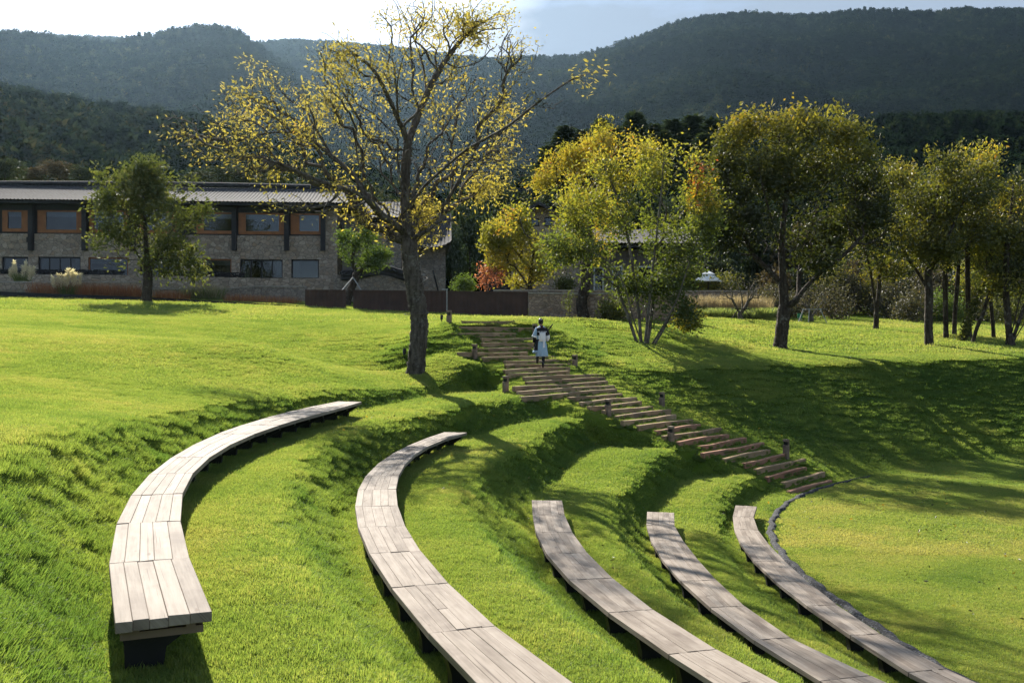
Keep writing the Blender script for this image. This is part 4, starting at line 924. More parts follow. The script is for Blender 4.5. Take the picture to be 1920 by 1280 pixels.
# low house right of it
l0 = P(1085, 545, 74.); lh = empty('low_house', (l0[0], l0[1], 6.6), 'low plastered house with a grey tiled roof behind the slender stems', 'house', math.radians(3))
s7 = 74./F; zz = lambda v: H+(HV-v)*s7-6.6; Lw = 215*s7
op = [(28*s7, 48*s7, zz(547), zz(500)), (62*s7, 84*s7, zz(547), zz(498)), (110*s7, 150*s7, zz(547), zz(498)), (165*s7, 195*s7, zz(540), zz(500))]
mb = MB(); wall_open(mb, 0, Lw, -1, zz(468), 0, .3, op); mb.build('plaster_wall', M['plaster'], lh)
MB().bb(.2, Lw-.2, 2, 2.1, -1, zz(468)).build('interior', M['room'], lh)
for o in op:
    q = MB(); ring(q, *o, .05, .15, .12, .12, .03, .12); fr = q.build('door', M['curtain'], lh); MB().bb(o[0]+.12, o[1]-.12, .09, .105, o[2]+.03, o[3]-.12).build('pane', M['glass'], fr)
tile_roof('roof', lh, -1, Lw+1, -1.4, zz(458), 3.6, zz(420)); MB().bb(-.9, Lw+.9, -1.2, 6, zz(458)-.3, zz(458)-.18).build('eave_board', M['dark_timber'], lh)

# ------------------------------------------------------------------ garden walls, edging, fence
def wall_run(name, pts, label, mat_, th=.45, cop=None, cat='wall', coph=.08):
    """pts: (u, v_top, v_bottom, depth)"""
    p = [(P(u, vt, Y), P(u, vb, Y)) for u, vt, vb, Y in pts]; o = p[0][1].copy(); root = empty(name, o, label, cat); mb = MB(); cb = MB()
    for (t0, b0), (t1, b1) in zip(p, p[1:]):
        d = (t1-t0)[:2]; d /= np.linalg.norm(d); nn = np.array([-d[1], d[0]])*th
        q = lambda a, w, z: (a[0]+nn[0]*w-o[0], a[1]+nn[1]*w-o[1], z-o[2])
        zb0, zb1 = b0[2]-.6, b1[2]-.6; h = coph if cop else 0
        mb.hexa([q(b0, 0, zb0), q(b1, 0, zb1), q(b1, 1, zb1), q(b0, 1, zb0)], [q(b0, 0, t0[2]-h), q(b1, 0, t1[2]-h), q(b1, 1, t1[2]-h), q(b0, 1, t0[2]-h)])
        if cop: cb.hexa([q(b0, -.12, t0[2]-h+.003), q(b1, -.12, t1[2]-h+.003), q(b1, 1.12, t1[2]-h+.003), q(b0, 1.12, t0[2]-h+.003)], [q(b0, -.12, t0[2]), q(b1, -.12, t1[2]), q(b1, 1.12, t1[2]), q(b0, 1.12, t0[2])])
    mb.build('wall_body', mat_, root)
    if cop: cb.build('coping', cop, root)
    return root
def stack(name, u0, u1, v0, v1, Y, label, seed, rows=3):
    q = random.Random(seed); a, b = P(u0, v0, Y), P(u1, v1, Y); L = np.linalg.norm(b-a); mb = MB(); n = int(L/.16)
    for k in range(n):
        c = a+(b-a)*(k+.5)/n-a
        for r_ in range(rows): mb.box((c[0]+q.uniform(-.03, .03), c[1]+q.uniform(-.1, .1)+.1, c[2]+.06+r_*.11+q.uniform(-.02, .03)), (q.uniform(.12, .28), .34, q.uniform(.05, .12)), q.uniform(-.5, .5))
    o = mb.build(name, M['slate'], None); o.location = Vector(a); tag(o, label, 'slate stack'); return o
wall_run('garden_wall', [(-70,513,545,66.),(265,516,548,66.),(480,521,552,66.),(575,523,556,66.2),(660,524,560,66.4)], 'long rubble stone garden wall below the stone house, topped with dark slates', M['stone'], .5)
stack('slate_stack', -60, 230, 513, 516, 66.2, 'dark loose slates laid along the garden wall left of the leafy tree', 1)
stack('slate_stack', 300, 455, 517.5, 520.5, 66.2, 'dark loose slates laid along the garden wall right of the leafy tree', 2, 3)
wall_run('planter_wall', [(-70,527,556,60.5),(266,528,558,60.5)], 'low stone planter wall left of the leafy tree, behind rust coloured grass', M['stone'], .4, M['coping'])
wall_run('planter_wall', [(283,540,566,62.5),(410,541,568,62.5)], 'low stone planter wall just right of the leafy tree trunk', M['stone'], .4, M['coping'])
wall_run('planter_wall', [(411,541,570,62.6),(480,535,572,62.6),(572,536,580,62.6)], 'stone planter wall ending at the brown steel fence', M['stone_fine'], .4, M['coping'])
wall_run('garden_wall', [(660,524,575,65.),(790,530,585,65.)], 'stone garden wall behind the brown fence, with a wavy tiled coping', M['stone_fine'], .4)
# wavy coping
mb = MB(); pts = [(640,515),(665,514),(690,508),(710,505),(730,507),(750,513),(775,520),(792,525)]; sp_ = smooth_path([P(u, v, 64.8) for u, v in pts], 5); o0 = sp_[0].copy()
for r_, dz in ((.16, .0), (.10, .2), (.13, -.25)): mb.tube(sp_-o0+[0, 0, dz], r_, 8)
for p_ in sp_[::2]: mb.box(p_-o0+[0, -.12, .1], (.10, .3, .16))
o = mb.build('tiled_coping', M['tile'], None, True); o.location = Vector(o0); tag(o, 'wavy line of grey tiles capping the garden wall left of the walnut trunk', 'wall coping')
mb = MB(); pp = [P(u, v, 64.9) for u, v in ((625,517),(690,512),(740,522),(792,527))]; 
for a_, b_ in zip(pp, pp[1:]): mb.hexa([(*(a_-pp[0])[:2], a_[2]-pp[0][2]-2.), (*(b_-pp[0])[:2], b_[2]-pp[0][2]-2.), (b_[0]-pp[0][0], b_[1]-pp[0][1]+.35, b_[2]-pp[0][2]-2.), (a_[0]-pp[0][0], a_[1]-pp[0][1]+.35, a_[2]-pp[0][2]-2.)], [tuple(a_-pp[0]), tuple(b_-pp[0]), tuple(b_-pp[0]+[0, .35, 0]), tuple(a_-pp[0]+[0, .35, 0])])
o = mb.build('garden_wall', M['stone_fine'], None); o.location = Vector(pp[0]); tag(o, 'curved top stone wall carrying the wavy line of grey tiles', 'wall')
# slanting stone wall behind the walnut trunk
wall_run('ramp_wall', [(775,492,585,67.),(800,505,585,67.),(833,522,585,67.)], 'stone wall with a slanting top just right of the walnut trunk', M['stone_fine'], .5)
MB_ = MB(); a_ = P(812, 507, 66.3); MB_.tube([np.zeros(3), P(822, 548, 66.3)-a_], .06, 6); o = MB_.build('drain_pipe', M['black'], None); o.location = Vector(a_); tag(o, 'thin dark pipe leaning on the slanting stone wall', 'pipe')
# steel edging along the far side of the lawn
def edging():
    us = np.linspace(-80, 574, 26); o = None; mb = MB(); pr = None
    for u in us:
        Y = 58.9-2.2*(u/570.); v = np.interp(u, [-80, 0, 100, 275, 420, 570], [545, 546.5, 550.5, 557, 565, 573]); p = P(u, v, Y)
        if o is None: o = p.copy()
        p = p-o
        if pr is not None: mb.hexa([(pr[0], pr[1], pr[2]-.9), (p[0], p[1], p[2]-.9), (p[0], p[1]+.12, p[2]-.9), (pr[0], pr[1]+.12, pr[2]-.9)], [tuple(pr), tuple(p), (p[0], p[1]+.12, p[2]), (pr[0], pr[1]+.12, pr[2])])
        pr = p
    e = mb.build('lawn_edging', M['black'], None); e.location = Vector(o); tag(e, 'long black steel edging strip between the upper lawn and the planting', 'edging')
edging()
# brown corrugated steel fence panels
def panel(u0, u1, vt0, vt1, vb0, vb1, Y0, Y1, label):
    a, b = P(u0, vt0, Y0), P(u1, vt1, Y1); zb = (P(u0, vb0, Y0)[2]-.5, P(u1, vb1, Y1)[2]-.5); L = np.linalg.norm((b-a)[:2]); n = int(L/.075); d = (b-a)[:2]/L; nn = np.array([-d[1], d[0]])
    root = empty('steel_fence', (a[0], a[1], zb[0]), label, 'fence', group='brown steel fence panels'); V = []
    for k in range(n+1):
        f = k/n; off = (.0, .03, .03, 0.)[k % 4]; p = a[:2]+d*L*f+nn*off; zt = a[2]+(b[2]-a[2])*f; z0 = zb[0]+(zb[1]-zb[0])*f
        V += [(p[0]-a[0], p[1]-a[1], z0-zb[0]), (p[0]-a[0], p[1]-a[1], zt-zb[0])]
    mesh_obj('sheet', V, [(2*k, 2*k+2, 2*k+3, 2*k+1) for k in range(n)], M['corten'], root)
    mb = MB(); mb.hexa([(0, -.03, a[2]-zb[0]+.002), (b[0]-a[0], b[1]-a[1]-.03, b[2]-zb[0]+.002), (b[0]-a[0], b[1]-a[1]+.06, b[2]-zb[0]+.002), (0, .06, a[2]-zb[0]+.002)], [(0, -.03, a[2]-zb[0]+.05), (b[0]-a[0], b[1]-a[1]-.03, b[2]-zb[0]+.05), (b[0]-a[0], b[1]-a[1]+.06, b[2]-zb[0]+.05), (0, .06, a[2]-zb[0]+.05)])
    mb.build('top_rail', M['corten'], root)
    mb = MB()
    for f in np.linspace(.02, .98, max(2, int(L/2.4))): mb.bb((b[0]-a[0])*f-.04, (b[0]-a[0])*f+.04, (b[1]-a[1])*f+.07, (b[1]-a[1])*f+.14, 0, a[2]-zb[0]-.05)
    mb.build('posts', M['corten'], root)
panel(572, 648, 544.5, 545, 578, 582, 57.2, 56.8, 'short brown steel fence panel at the left end, beside the stone planter wall')
panel(662, 837, 545, 547, 582, 588, 56.7, 55.8, 'long brown steel fence panel behind the walnut trunk')
panel(839, 990, 547, 549, 588, 596, 55.7, 54.6, 'brown steel fence panel right of the thin pale pole')
mb = MB(); mb.tube([(0, 0, -.6), (0, 0, 1.42)], .035, 8); mb.box((-.12, 0, 1.42), (.34, .06, .06)); o = mb.build('pole', M['steel'], None); p = P(838, 590, 55.6); o.location = Vector(p); tag(o, 'thin pale metal pole standing before the brown steel fence', 'pole')
wall_run('stone_wall', [(991,548,606,54.4),(1140,549,606,54.),(1290,552,606,54.)], 'low rubble stone wall at the lawn edge right of the brown fence', M['stone_small'], .45, M['coping'])
wall_run('stone_wall', [(925,543,560,60.),(1010,543,560,60.),(1200,544,560,61.)], 'pale topped stone wall behind the low wall, under the red bush', M['stone_fine'], .4, M['coping'])
wall_run('stone_wall', [(1262,545,575,63.),(1345,544,580,64.5),(1420,545,585,65.)], 'low stone wall below the white parasol, behind reddish grass', M['stone_fine'], .4, M['coping'])

# ------------------------------------------------------------------ parasol, sign, spotlights, wires
p = P(1328, 545, 67.); par = empty('parasol', p, 'white two tiered parasol standing open beyond the reddish grass', 'parasol'); k = 67./F
mb = MB(); R0 = 25*k*1.02
def pyr(mb, r0, z0, r1, z1, th=.03, rot=math.pi/4):
    n = 4; V = [];
    for r_, z in ((r0, z0), (r0, z0+th), (r1, z1)):
        for q in range(n): a_ = rot+q*math.pi/2; V.append((r_*math.cos(a_)*1.2, r_*math.sin(a_)*1.2, z))
    mb.add(V, [(3, 2, 1, 0)]+[(l*n+q, l*n+(q+1) % n, (l+1)*n+(q+1) % n, (l+1)*n+q) for l in range(2) for q in range(n)]+[(8, 9, 10, 11)])
zt = lambda v: (545-v)*k
pyr(mb, R0*1.02, zt(528), .34, zt(514.5), .06, math.radians(20)); pyr(mb, .44, zt(515), .03, zt(507.5), .05, math.radians(20)); mb.build('canopy', M['canvas'], par)
mb = MB(); mb.tube([(0, 0, -.9), (0, 0, zt(511))], .045, 8); mb.bb(-.3, .3, -.3, .3, -.95, -.85); mb.build('pole', M['dark_timber'], par)
b = P(1500, 606, 62.); b[2] = gz(b[0], b[1]); sg = empty('sign', b, 'small green sign on a post at the lawn edge', 'sign'); k = 62./F
MB().bb(-4.6*k, 4.6*k, -.02, .02, .32, .32+9*k).build('sign_board', M['green_sign'], sg); mb = MB(); mb.bb(-.1, -.06, .021, .05, -.2, .5); mb.bb(.06, .1, .021, .05, -.2, .5); mb.build('leg', M['steel'], sg)
def spot(u, v, h, lab):
    g_ = on_ground(u, v, 20, 60); r = empty('garden_spotlight', g_, lab, 'spotlight', .4, 'small black garden spotlights'); mb = MB(); mb.tube([(0, 0, -.1), (0, 0, h*.55)], .018, 6); mb.build('spike', M['black'], r)
    mb = MB(); mb.tube([(0, 0, h*.5), (.02, .05, h*.75), (.04, .10, h)], [.05, .06, .06], 10); mb.build('lamp_head', M['black'], r)
spot(828, 606, .34, 'small black spotlight on the lawn beside the topmost bollard'); spot(758, 675, .36, 'small black spotlight at the left foot of the walnut trunk')
# two wires tied round the walnut trunk
def coil(v, rr, dz, lab, tail):
    c = P(781, v, Yt); pts = [c+np.array([rr*math.cos(a_), rr*math.sin(a_), dz*math.sin(a_+.6)]) for a_ in np.linspace(-3.3, 2.2, 30)]+[P(u_, v_, Yt-.3) for u_, v_ in tail]; pts = np.array(pts)
    mb = MB(); mb.tube(pts-c, .016, 6); o = mb.build('tie_wire', M['bark_grey'], None); o.location = Vector(c); tag(o, lab, 'wire')
coil(588, .36, .03, 'grey wire looped level around the walnut trunk', [(802,600),(799,640)])
coil(528, .33, .16, 'grey wire hanging slanted around the upper walnut trunk', [(790,545)])

# ------------------------------------------------------------------ small trees, shrubs and ornamental grasses beyond the lawn
simple('yellow_tree', 'bright yellow leaved tree in front of the gable house', 992, 545, [[(992,547),(996,510),(1000,470),(1003,440)],[(996,505,0),(975,480,.3),(950,450,.5),(940,410,.5)],[(1000,470,0),(985,430,-.3),(965,390,-.4)],[(992,540,0),(980,520,-.3),(965,500,-.6)]],
       [(955,395,40,30,0,1.5),(925,440,30,35,0,1.3),(965,440,40,40,0,1.5),(950,490,35,30,0,1.3),(1015,500,35,30,0,1.3),(965,530,45,14,0,1.2),(985,470,40,40,0,1.3)], 300, .20, M['leaf_yg'], 9500, 61, L=.20, W=.09, Yfix=62., tone=lambda B: .33+0*B[:, 0], group=None, dens=clumpy(.7, .42, 30))
simple('red_bush', 'bright red leaved bush beyond the brown fence', 915, 548, [[(915,548),(912,530),(908,510)],[(915,546,0),(920,525,.2),(935,505,.3)]], [(910,515,18,24,0,.9),(935,515,20,22,.3,.9),(905,530,12,12,0,.5)], 130, .06, M['leaf_red'], 850, 63, L=.16, W=.07, Yfix=61.5, group=None, cat='bush', spread=.15)
simple('leaning_garden_tree', 'leaning tree with clipped fresh green pads beside the curved wall', 648, 578, [[(648,580),(656,548),(668,515),(660,490),(668,460),(680,440)],[(668,515,0),(690,490,.3),(705,478,.5)],[(660,490,0),(645,475,-.2),(640,460,-.3)]],
       [(695,490,32,20,0,.9),(705,470,25,15,.2,.8),(660,455,25,16,0,.7),(720,480,18,14,.2,.6),(640,440,16,14,0,.5),(690,435,22,16,0,.7)], 190, .22, M['leaf_fresh'], 5000, 65, L=.15, W=.07, Yfix=60., group=None, spread=.16)
mb = MB(); a_ = P(662, 520, 59.8)
for u_, v_, dy in ((628, 560, -.6), (688, 560, -.8), (672, 575, .8)): mb.tube([np.zeros(3), P(u_, v_, 59.8+dy)-a_], .035, 6)
o = mb.build('prop_poles', M['steel'], None); o.location = Vector(a_); tag(o, 'thin poles propping the leaning clipped tree', 'tree prop')
def bare(name, u, v, lab, stems, el, nt, rb, nl, seed, **k):
    return simple(name, lab, u, v, stems, el, nt, rb, M['leaf_dull'], nl, seed, bark_=M['bark_grey'], r_tip=.009, group=None, **k)
bb_ = bare('bare_tree', 1390, 602, 'small almost bare tree held by two props, on the lawn below the reddish grass', [[(1391,603),(1387,588),(1380,575),(1372,560)],[(1387,590,0),(1398,575,.2),(1405,560,.3)],[(1388,595,0),(1392,572,-.3),(1390,550,-.4)]],
     [(1365,548,25,20,0,1.),(1415,545,30,22,0,1.),(1390,530,45,22,0,1.2)], 170, .15, 350, 71, L=.1, W=.04)
q_ = on_ground(1390, 602, 30, 80); mb = MB()
for s_ in (-1, 1): mb.tube([(s_*.75, -.15, -.1), (s_*.16, 0, .75)], .03, 6)
mb.tube([(-.4, -.05, .72), (.45, -.05, .72)], .03, 6); o = mb.build('prop_poles', M['bark_dark'], None); o.location = Vector(q_); tag(o, 'splayed props holding the small bare tree on the lawn', 'tree prop')
bare('bare_tree', 1522, 606, 'leafless shrubby tree on a low tripod right of the green sign', [[(1522,608),(1520,590),(1510,570)],[(1521,595,0),(1535,575,.3),(1545,560,.4)]], [(1500,565,35,22,0,1.2),(1540,560,35,25,0,1.2),(1520,545,40,18,0,1.2)], 200, .14, 700, 73, L=.1, W=.05)
q_ = on_ground(1522, 607, 30, 80); mb = MB()
for s_ in (-1, -.3, 1): mb.tube([(s_*.95, -.2, -.1), (s_*.5, 0, .95)], .03, 6)
mb.tube([(-.6, 0, .9), (.6, 0, .9)], .03, 6); o = mb.build('prop_poles', M['steel'], None); o.location = Vector(q_); tag(o, 'pale low tripod around the shrubby tree right of the green sign', 'tree prop')
# thicket of dull shrubs and young trees along the far lawn edge
SH = [(1445,590,40,60,'leaf_dull','greyish shrub directly left of the big dark trunk'),(1560,600,45,75,'leaf_dull','wide grey brown shrub between the green sign and the two stemmed slim tree'),(1600,598,40,105,'leaf_dull','tall olive shrub left of the two stemmed slim tree'),(1668,600,40,95,'leaf_dull','brown shrub just right of the two stemmed slim tree'),
      (1710,603,40,70,'leaf_dull','twiggy grey shrub left of the forked grove tree'),(1772,606,40,60,'leaf_fresh','fresh green shrub glowing between the grove trunks'),(1812,606,28,150,'leaf_yg','yellow lit young tree glowing behind the ivy clad trunk'),(1850,608,40,60,'leaf_dull','dull shrub behind the slim trunk leaning left'),(1905,609,60,80,'leaf_green','broad green shrub at the right edge behind the leaning trunks'),
      (1480,596,30,50,'leaf_dull','small dull shrub right of the big dark trunk'),(1640,596,36,130,'leaf_big','dark tall shrub behind the two stemmed slim tree'),(1560,585,50,120,'leaf_big','dark bush under the right side of the big dark crown'),(1740,596,45,120,'leaf_dull','tall brown bush behind the forked grove tree'),(1350,575,50,70,'leaf_big','dark green bush behind the white parasol'),(1290,560,40,75,'leaf_green','dark bush left of the white parasol')]
for i, (u, v, w_, h_, lf, lab) in enumerate(SH):
    Yf = 66.+(i % 4)*1.5+(5 if h_ > 100 else 0); vb = v
    simple('shrub', lab, u, vb, [[(u, vb), (u-3, vb-h_*.3), (u+4, vb-h_*.55)], [(u, vb-4, 0), (u+w_*.3, vb-h_*.4, .3)], [(u, vb-4, 0), (u-w_*.4, vb-h_*.4, -.3)]],
           [(u, vb-h_*.6, w_*.8, h_*.38, 0, 1.6), (u-w_*.5, vb-h_*.35, w_*.5, h_*.3, 0, 1.3), (u+w_*.5, vb-h_*.35, w_*.5, h_*.3, .3, 1.3), (u, vb-h_*.2, w_, h_*.2, 0, 1.5)], 170, .09, M[lf], 2600 if lf == 'leaf_dull' else 4500, 100+i, L=.15, W=.075, Yfix=Yf, group=None, cat='shrub', spread=.3, r_tip=.009, bark_=M['bark_grey'])
# young sapling before the stone wall
simple('sapling', 'thin pale leaved sapling in front of the low stone wall', 1068, 604, [[(1068,605),(1067,580),(1066,550)]], [(1067,565,4,24,0,.12)], 26, .02, M['leaf_green'], 260, 90, L=.09, W=.05, Yfix=50., group=None, spread=.06, cat='sapling', r_tip=.004)

def tuft_mesh(c, n, rad, h, w, lean, seed, curve=.5):
    q = np.random.default_rng(seed); r = rad*np.sqrt(q.random(n)); a = q.random(n)*6.283; x, y = c[0]+r*np.cos(a), c[1]+r*np.sin(a)
    hh = h*q.uniform(.6, 1.15, n); la = a+q.normal(0, .8, n); le = lean*hh*q.uniform(.2, 1.2, n); ya = q.random(n)*6.283; sx, sy = np.cos(ya)*w/2, np.sin(ya)*w/2
    V = []
    for f, g_ in ((0, 1.), (.4, .9), (.75, .6), (1., .08)):
        ox, oy = np.cos(la)*le*f**1.8, np.sin(la)*le*f**1.8; z = c[2]-.08+hh*(f-curve*.3*f*f*lean)
        V += [np.stack([x+ox-sx*g_, y+oy-sy*g_, z], -1), np.stack([x+ox+sx*g_, y+oy+sy*g_, z], -1)]
    V = np.stack(V, 1).reshape(-1, 3); b = np.arange(n)[:, None]*8
    Fc = np.concatenate([b+np.array([0, 1, 3, 2])+2*l for l in range(3)], 1).reshape(-1, 4); return V, Fc, np.repeat(q.random(n), 3)
def tufts(name, specs, mat_, label, cat, kind=None, group=None):
    Vs = []; Fs = []; R = []; off = 0
    for i, s in enumerate(specs):
        V, Fc, r = tuft_mesh(*s, seed=i*7+len(name)); Vs.append(V); Fs.append(Fc+off); R.append(r); off += len(V)
    o = mesh_obj(name, np.concatenate(Vs), np.concatenate(Fs), mat_, rnd=np.concatenate(R)); return tag(o, label, cat, group, kind)
M['g_rust'] = leafmat('rust_grass_blades', [(0, (.20, .075, .035)), (.5, (.33, .13, .06)), (1, (.42, .22, .11))], 1.2, .4)
M['g_green'] = leafmat('ornamental_green_blades', [(0, (.07, .11, .03)), (1, (.19, .22, .07))], 1.2, .45)
M['g_pale'] = leafmat('pale_feathery_blades', [(0, (.25, .19, .14)), (1, (.48, .38, .30))], 1.1, .45)
M['g_silver'] = leafmat('silver_leaf_blades', [(0, (.14, .17, .13)), (1, (.30, .34, .28))], 1.1, .4)
M['plume'] = leafmat('plume_fluff', [(0, (.62, .52, .45)), (1, (.85, .78, .72))], 1.05, .5)
def onp(u, v, Y): return P(u, v, Y)
sp_ = []
for u in list(range(150, 266, 5))+list(range(60, 150, 9))+list(range(296, 345, 6))+list(range(430, 560, 6)):
    vb = np.interp(u, [0, 275, 570], [552, 562, 578]); sp_.append((onp(u+rng.uniform(-3, 3), vb, 59.9+rng.uniform(-.4, .4)), 70, .35, .95 if u < 270 else .75, .022, .35))
tufts('rust_grass', sp_, M['g_rust'], 'rust red ornamental grass along the foot of the planter walls', 'ornamental grass', 'stuff')
tufts('silver_plants', [(onp(u, 554, 60.8), 90, .4, .55, .03, .6) for u in list(range(0, 50, 10))+list(range(62, 95, 10))], M['g_silver'], 'silvery low plants behind the black edging, left of the leafy tree', 'plants', 'stuff')
def pampas(u, vb, hpx, lab, seed, wpx, n, Yp):
    c = P(u, vb, Yp); k = Yp/F; root = empty('pampas_grass', c, lab, 'pampas grass', group='white plumed pampas grasses')
    V, Fc, r = tuft_mesh((0, 0, 0), 260, .45, hpx*k*.55, .03, .8, seed); mesh_obj('leaves', V, Fc, M['g_green'], root, rnd=r)
    q = np.random.default_rng(seed); Vs = []; Fs = []; R = []; off = 0
    for i in range(n):
        x = q.uniform(-1, 1)*wpx*k; h = hpx*k*(1-.35*abs(x)/(wpx*k))*q.uniform(.75, 1.1); L_ = .62*q.uniform(.8, 1.2); d = np.array([x*.25, q.normal(0, .1), 1.]); d /= np.linalg.norm(d); tip = np.array([x, q.normal(0, .2), h])
        m_ = 130; f = q.random(m_); B = tip-d*L_*(1-f)[:, None]+q.normal(0, .035, (m_, 3))*(1-f*.7)[:, None]
        v_, f_ = leaf_quads(B, np.tile(d, (m_, 1)), .16, .035, i, .1); Vs.append(v_); Fs.append(f_+off); off += len(v_); R.append(q.random(m_))
        a_, ff = tube_arrays([np.array([x*.3, 0, -.1]), tip-d*L_*.5], .012, 4); 
    mesh_obj('plumes', np.concatenate(Vs), np.concatenate(Fs), M['plume'], root, rnd=np.concatenate(R))
pampas(128, 553, 46, 'pampas grass with white plumes nearer the leafy tree, lower of the pair', 5, 33, 20, 59.7); pampas(42, 528, 38, 'pampas grass with white plumes at far left, standing higher by the wall', 8, 24, 15, 61.)
tufts('fountain_grass', [(onp(u, 563, 61.), 160, .5, 1.0, .018, .6) for u in (352, 366, 380, 394, 405)], M['g_green'], 'green fountain grass tuft right of the leafy tree trunk', 'ornamental grass', 'stuff')
tufts('fountain_grass_heads', [(onp(u, 556, 61.), 90, .5, 1.15, .014, .75) for u in (356, 372, 388, 402)], M['g_pale'], 'pale feathery heads above the fountain grass', 'ornamental grass', 'stuff')
tufts('tall_reddish_grass', [(onp(u, 581+rng.uniform(-3, 3), 62.6+rng.uniform(-.4, .4)), 110, .5, 1.0, .018, .35) for u in range(1296, 1440, 5)], M['g_pale'], 'tall reddish feathery grass in front of the low wall below the parasol', 'ornamental grass', 'stuff')
M['g_light'] = leafmat('light_green_blades', [(0, (.14, .19, .06)), (1, (.30, .33, .13))], 1.3, .5)
tufts('green_bank_grass', [(P(u, 590+rng.uniform(-6, 4), 61.5+rng.uniform(-.8, .8)), 130, .6, .38, .03, .8) for u in range(1305, 1445, 4) for _ in range(2)], M['g_light'], 'pale green soft grass on the small bank left of the big dark trunk', 'ornamental grass', 'stuff')
tufts('wall_foot_weeds', [(P(u, vb, Y-.5), 22, .5, .35, .012, .5) for u, vb, Y in [(x, np.interp(x, [570, 990, 1290], [580, 602, 606]), np.interp(x, [570, 990], [56.3, 54.])) for x in range(575, 1290, 9)]], M['g_green'], 'scattered weeds along the foot of the fence and stone wall', 'weeds', 'stuff')
for i, (u, v, Y, w_, h_, lf, lab) in enumerate([(1150,600,52,34,50,'leaf_green','pale green shrub before the low stone wall, left of the slender stems'),(870,545,63,26,32,'leaf_fresh','green bush just right of the slanting stone wall'),(1060,545,66,20,28,'leaf_green','dark climbing bush against the gable house'),(1290,610,43,24,30,'leaf_yg','low leafy bush at the foot of the multistem tree')]):
    simple('bush', lab, u, v, [[(u, v), (u, v-h_*.5)]], [(u, v-h_*.5, w_*.8, h_*.45, 0, .9), (u-w_*.4, v-h_*.3, w_*.5, h_*.3, 0, .8), (u+w_*.4, v-h_*.3, w_*.5, h_*.3, 0, .8)], 90, .05, M[lf], 2200, 140+i, L=.12, W=.06, Yfix=float(Y), group=None, cat='bush', spread=.2)
# fallen leaves
n = 2600; X = rng.uniform(-4, 26, n); Y = rng.uniform(14, 42, n); w_ = fbm(X*.4, Y*.4, 3, 77); kp = in_view(X, Y, 3) & (w_+.25*((X > 8) & (Y > 24)) > .52); X, Y = X[kp], Y[kp]; Z = ground(X, Y)+.05
V, Fc = leaf_quads(np.stack([X, Y, Z], -1), rng.normal(0, 1, (len(X), 3))*np.array([1, 1, .15]), .075, .04, 4, 0.)
tag(mesh_obj('fallen_leaves', V, Fc, M['leaf_big'], rnd=rng.random(len(X))), 'small yellow and brown fallen leaves scattered on the grass', 'fallen leaves', kind='stuff')
# ------------------------------------------------------------------ person climbing the stair
pt, _ = step_end(24, 1019); pt = pt+NV[24]*.10; foot = np.array([pt[0], pt[1], SZ[24]+.03]); PS = 93/F*pt[1]/1.735; print('person scale', PS)
person = empty('person', foot, 'person in a pale blue robe and white back panel climbing the grass stair', 'person', math.radians(12)); person.scale = (PS*.84, PS*.9, PS)
t = NT('skin'); M['skin'] = t.done(t.pbsdf((.42, .25, .17), .55)); M['hair'] = plain('black_hair', (.012, .010, .010), .45)
M['robe'] = plain('pale_blue_cloth', (.30, .43, .56), .9, .08, 6); M['robe_dark'] = plain('black_cloth', (.012, .012, .016), .9, .2, 8); M['cloth_white'] = plain('white_cloth', (.78, .78, .82), .9, .05, 6); M['maroon'] = plain('maroon_cloth', (.06, .015, .018), .9); M['boot'] = plain('black_boot', (.015, .014, .014), .5)
def skin_obj(name, verts, edges, radii, mat_, parent, root=0, sub=2):
    me = D.meshes.new(name); me.from_pydata([tuple(v) for v in verts], edges, []); o = link(D.objects.new(name, me), parent); me.materials.append(mat_)
    s = o.modifiers.new('skin', 'SKIN'); s.use_smooth_shade = True
    for i, r in enumerate(radii):
        me.skin_vertices[0].data[i].radius = (r, r) if not isinstance(r, tuple) else r
    me.skin_vertices[0].data[root].use_root = True
    m = o.modifiers.new('sub', 'SUBSURF'); m.levels = sub; m.render_levels = sub; return o
# body: legs mid stride (right foot planted, left heel lifting onto the next timber), torso, arms, neck, head
bv = [(0,0,.90),(0,.01,1.05),(0,.02,1.22),(0,.03,1.36),(0,.03,1.44),(-.005,.05,1.52),(-.01,.06,1.60),
      (.10,0,.86),(.09,-.02,.48),(.06,-.05,.10),(.06,.06,.05),
      (-.10,.03,.86),(-.11,.22,.58),(-.13,.14,.27),(-.13,.23,.20),
      (-.19,.02,1.36),(-.27,0,1.13),(-.29,.12,.92),(-.29,.17,.86),
      (.19,.02,1.36),(.27,-.02,1.14),(.24,.16,1.02),(.20,.24,1.04)]
be = [(0,1),(1,2),(2,3),(3,4),(4,5),(5,6),(0,7),(7,8),(8,9),(9,10),(0,11),(11,12),(12,13),(13,14),(3,15),(15,16),(16,17),(17,18),(3,19),(19,20),(20,21),(21,22)]
br = [.14,.13,.14,.13,.05,.085,.095,.10,.062,.045,.04,.10,.062,.045,.04,.06,.045,.033,.032,.06,.045,.033,.032]
skin_obj('body', bv, be, br, M['skin'], person)
def fingers(c, d, sidev, nm):
    V = []; E_ = []; R = []
    c, d, sidev = np.array(c), np.array(d, float), np.array(sidev, float)
    V.append(c); R.append(.028); pal = c+d*.05; V.append(pal); R.append(.034); E_.append((0, 1))
    for k, L_ in enumerate((.055, .065, .06, .048)):
        b = pal+sidev*(k-1.5)*.019+d*.03; n = len(V); V += [b, b+d*L_*.55+np.array([0, .008, 0]), b+d*L_+np.array([0, .025, -.004])]; R += [.0095, .009, .0075]; E_ += [(1, n), (n, n+1), (n+1, n+2)]
    b = c+sidev*-.035+d*.02; n = len(V); V += [b, b+d*.035+sidev*-.012+np.array([0, .02, 0])]; R += [.011, .009]; E_ += [(0, n), (n, n+1)]
    skin_obj(nm, V, E_, R, M['skin'], person, 1, 1)
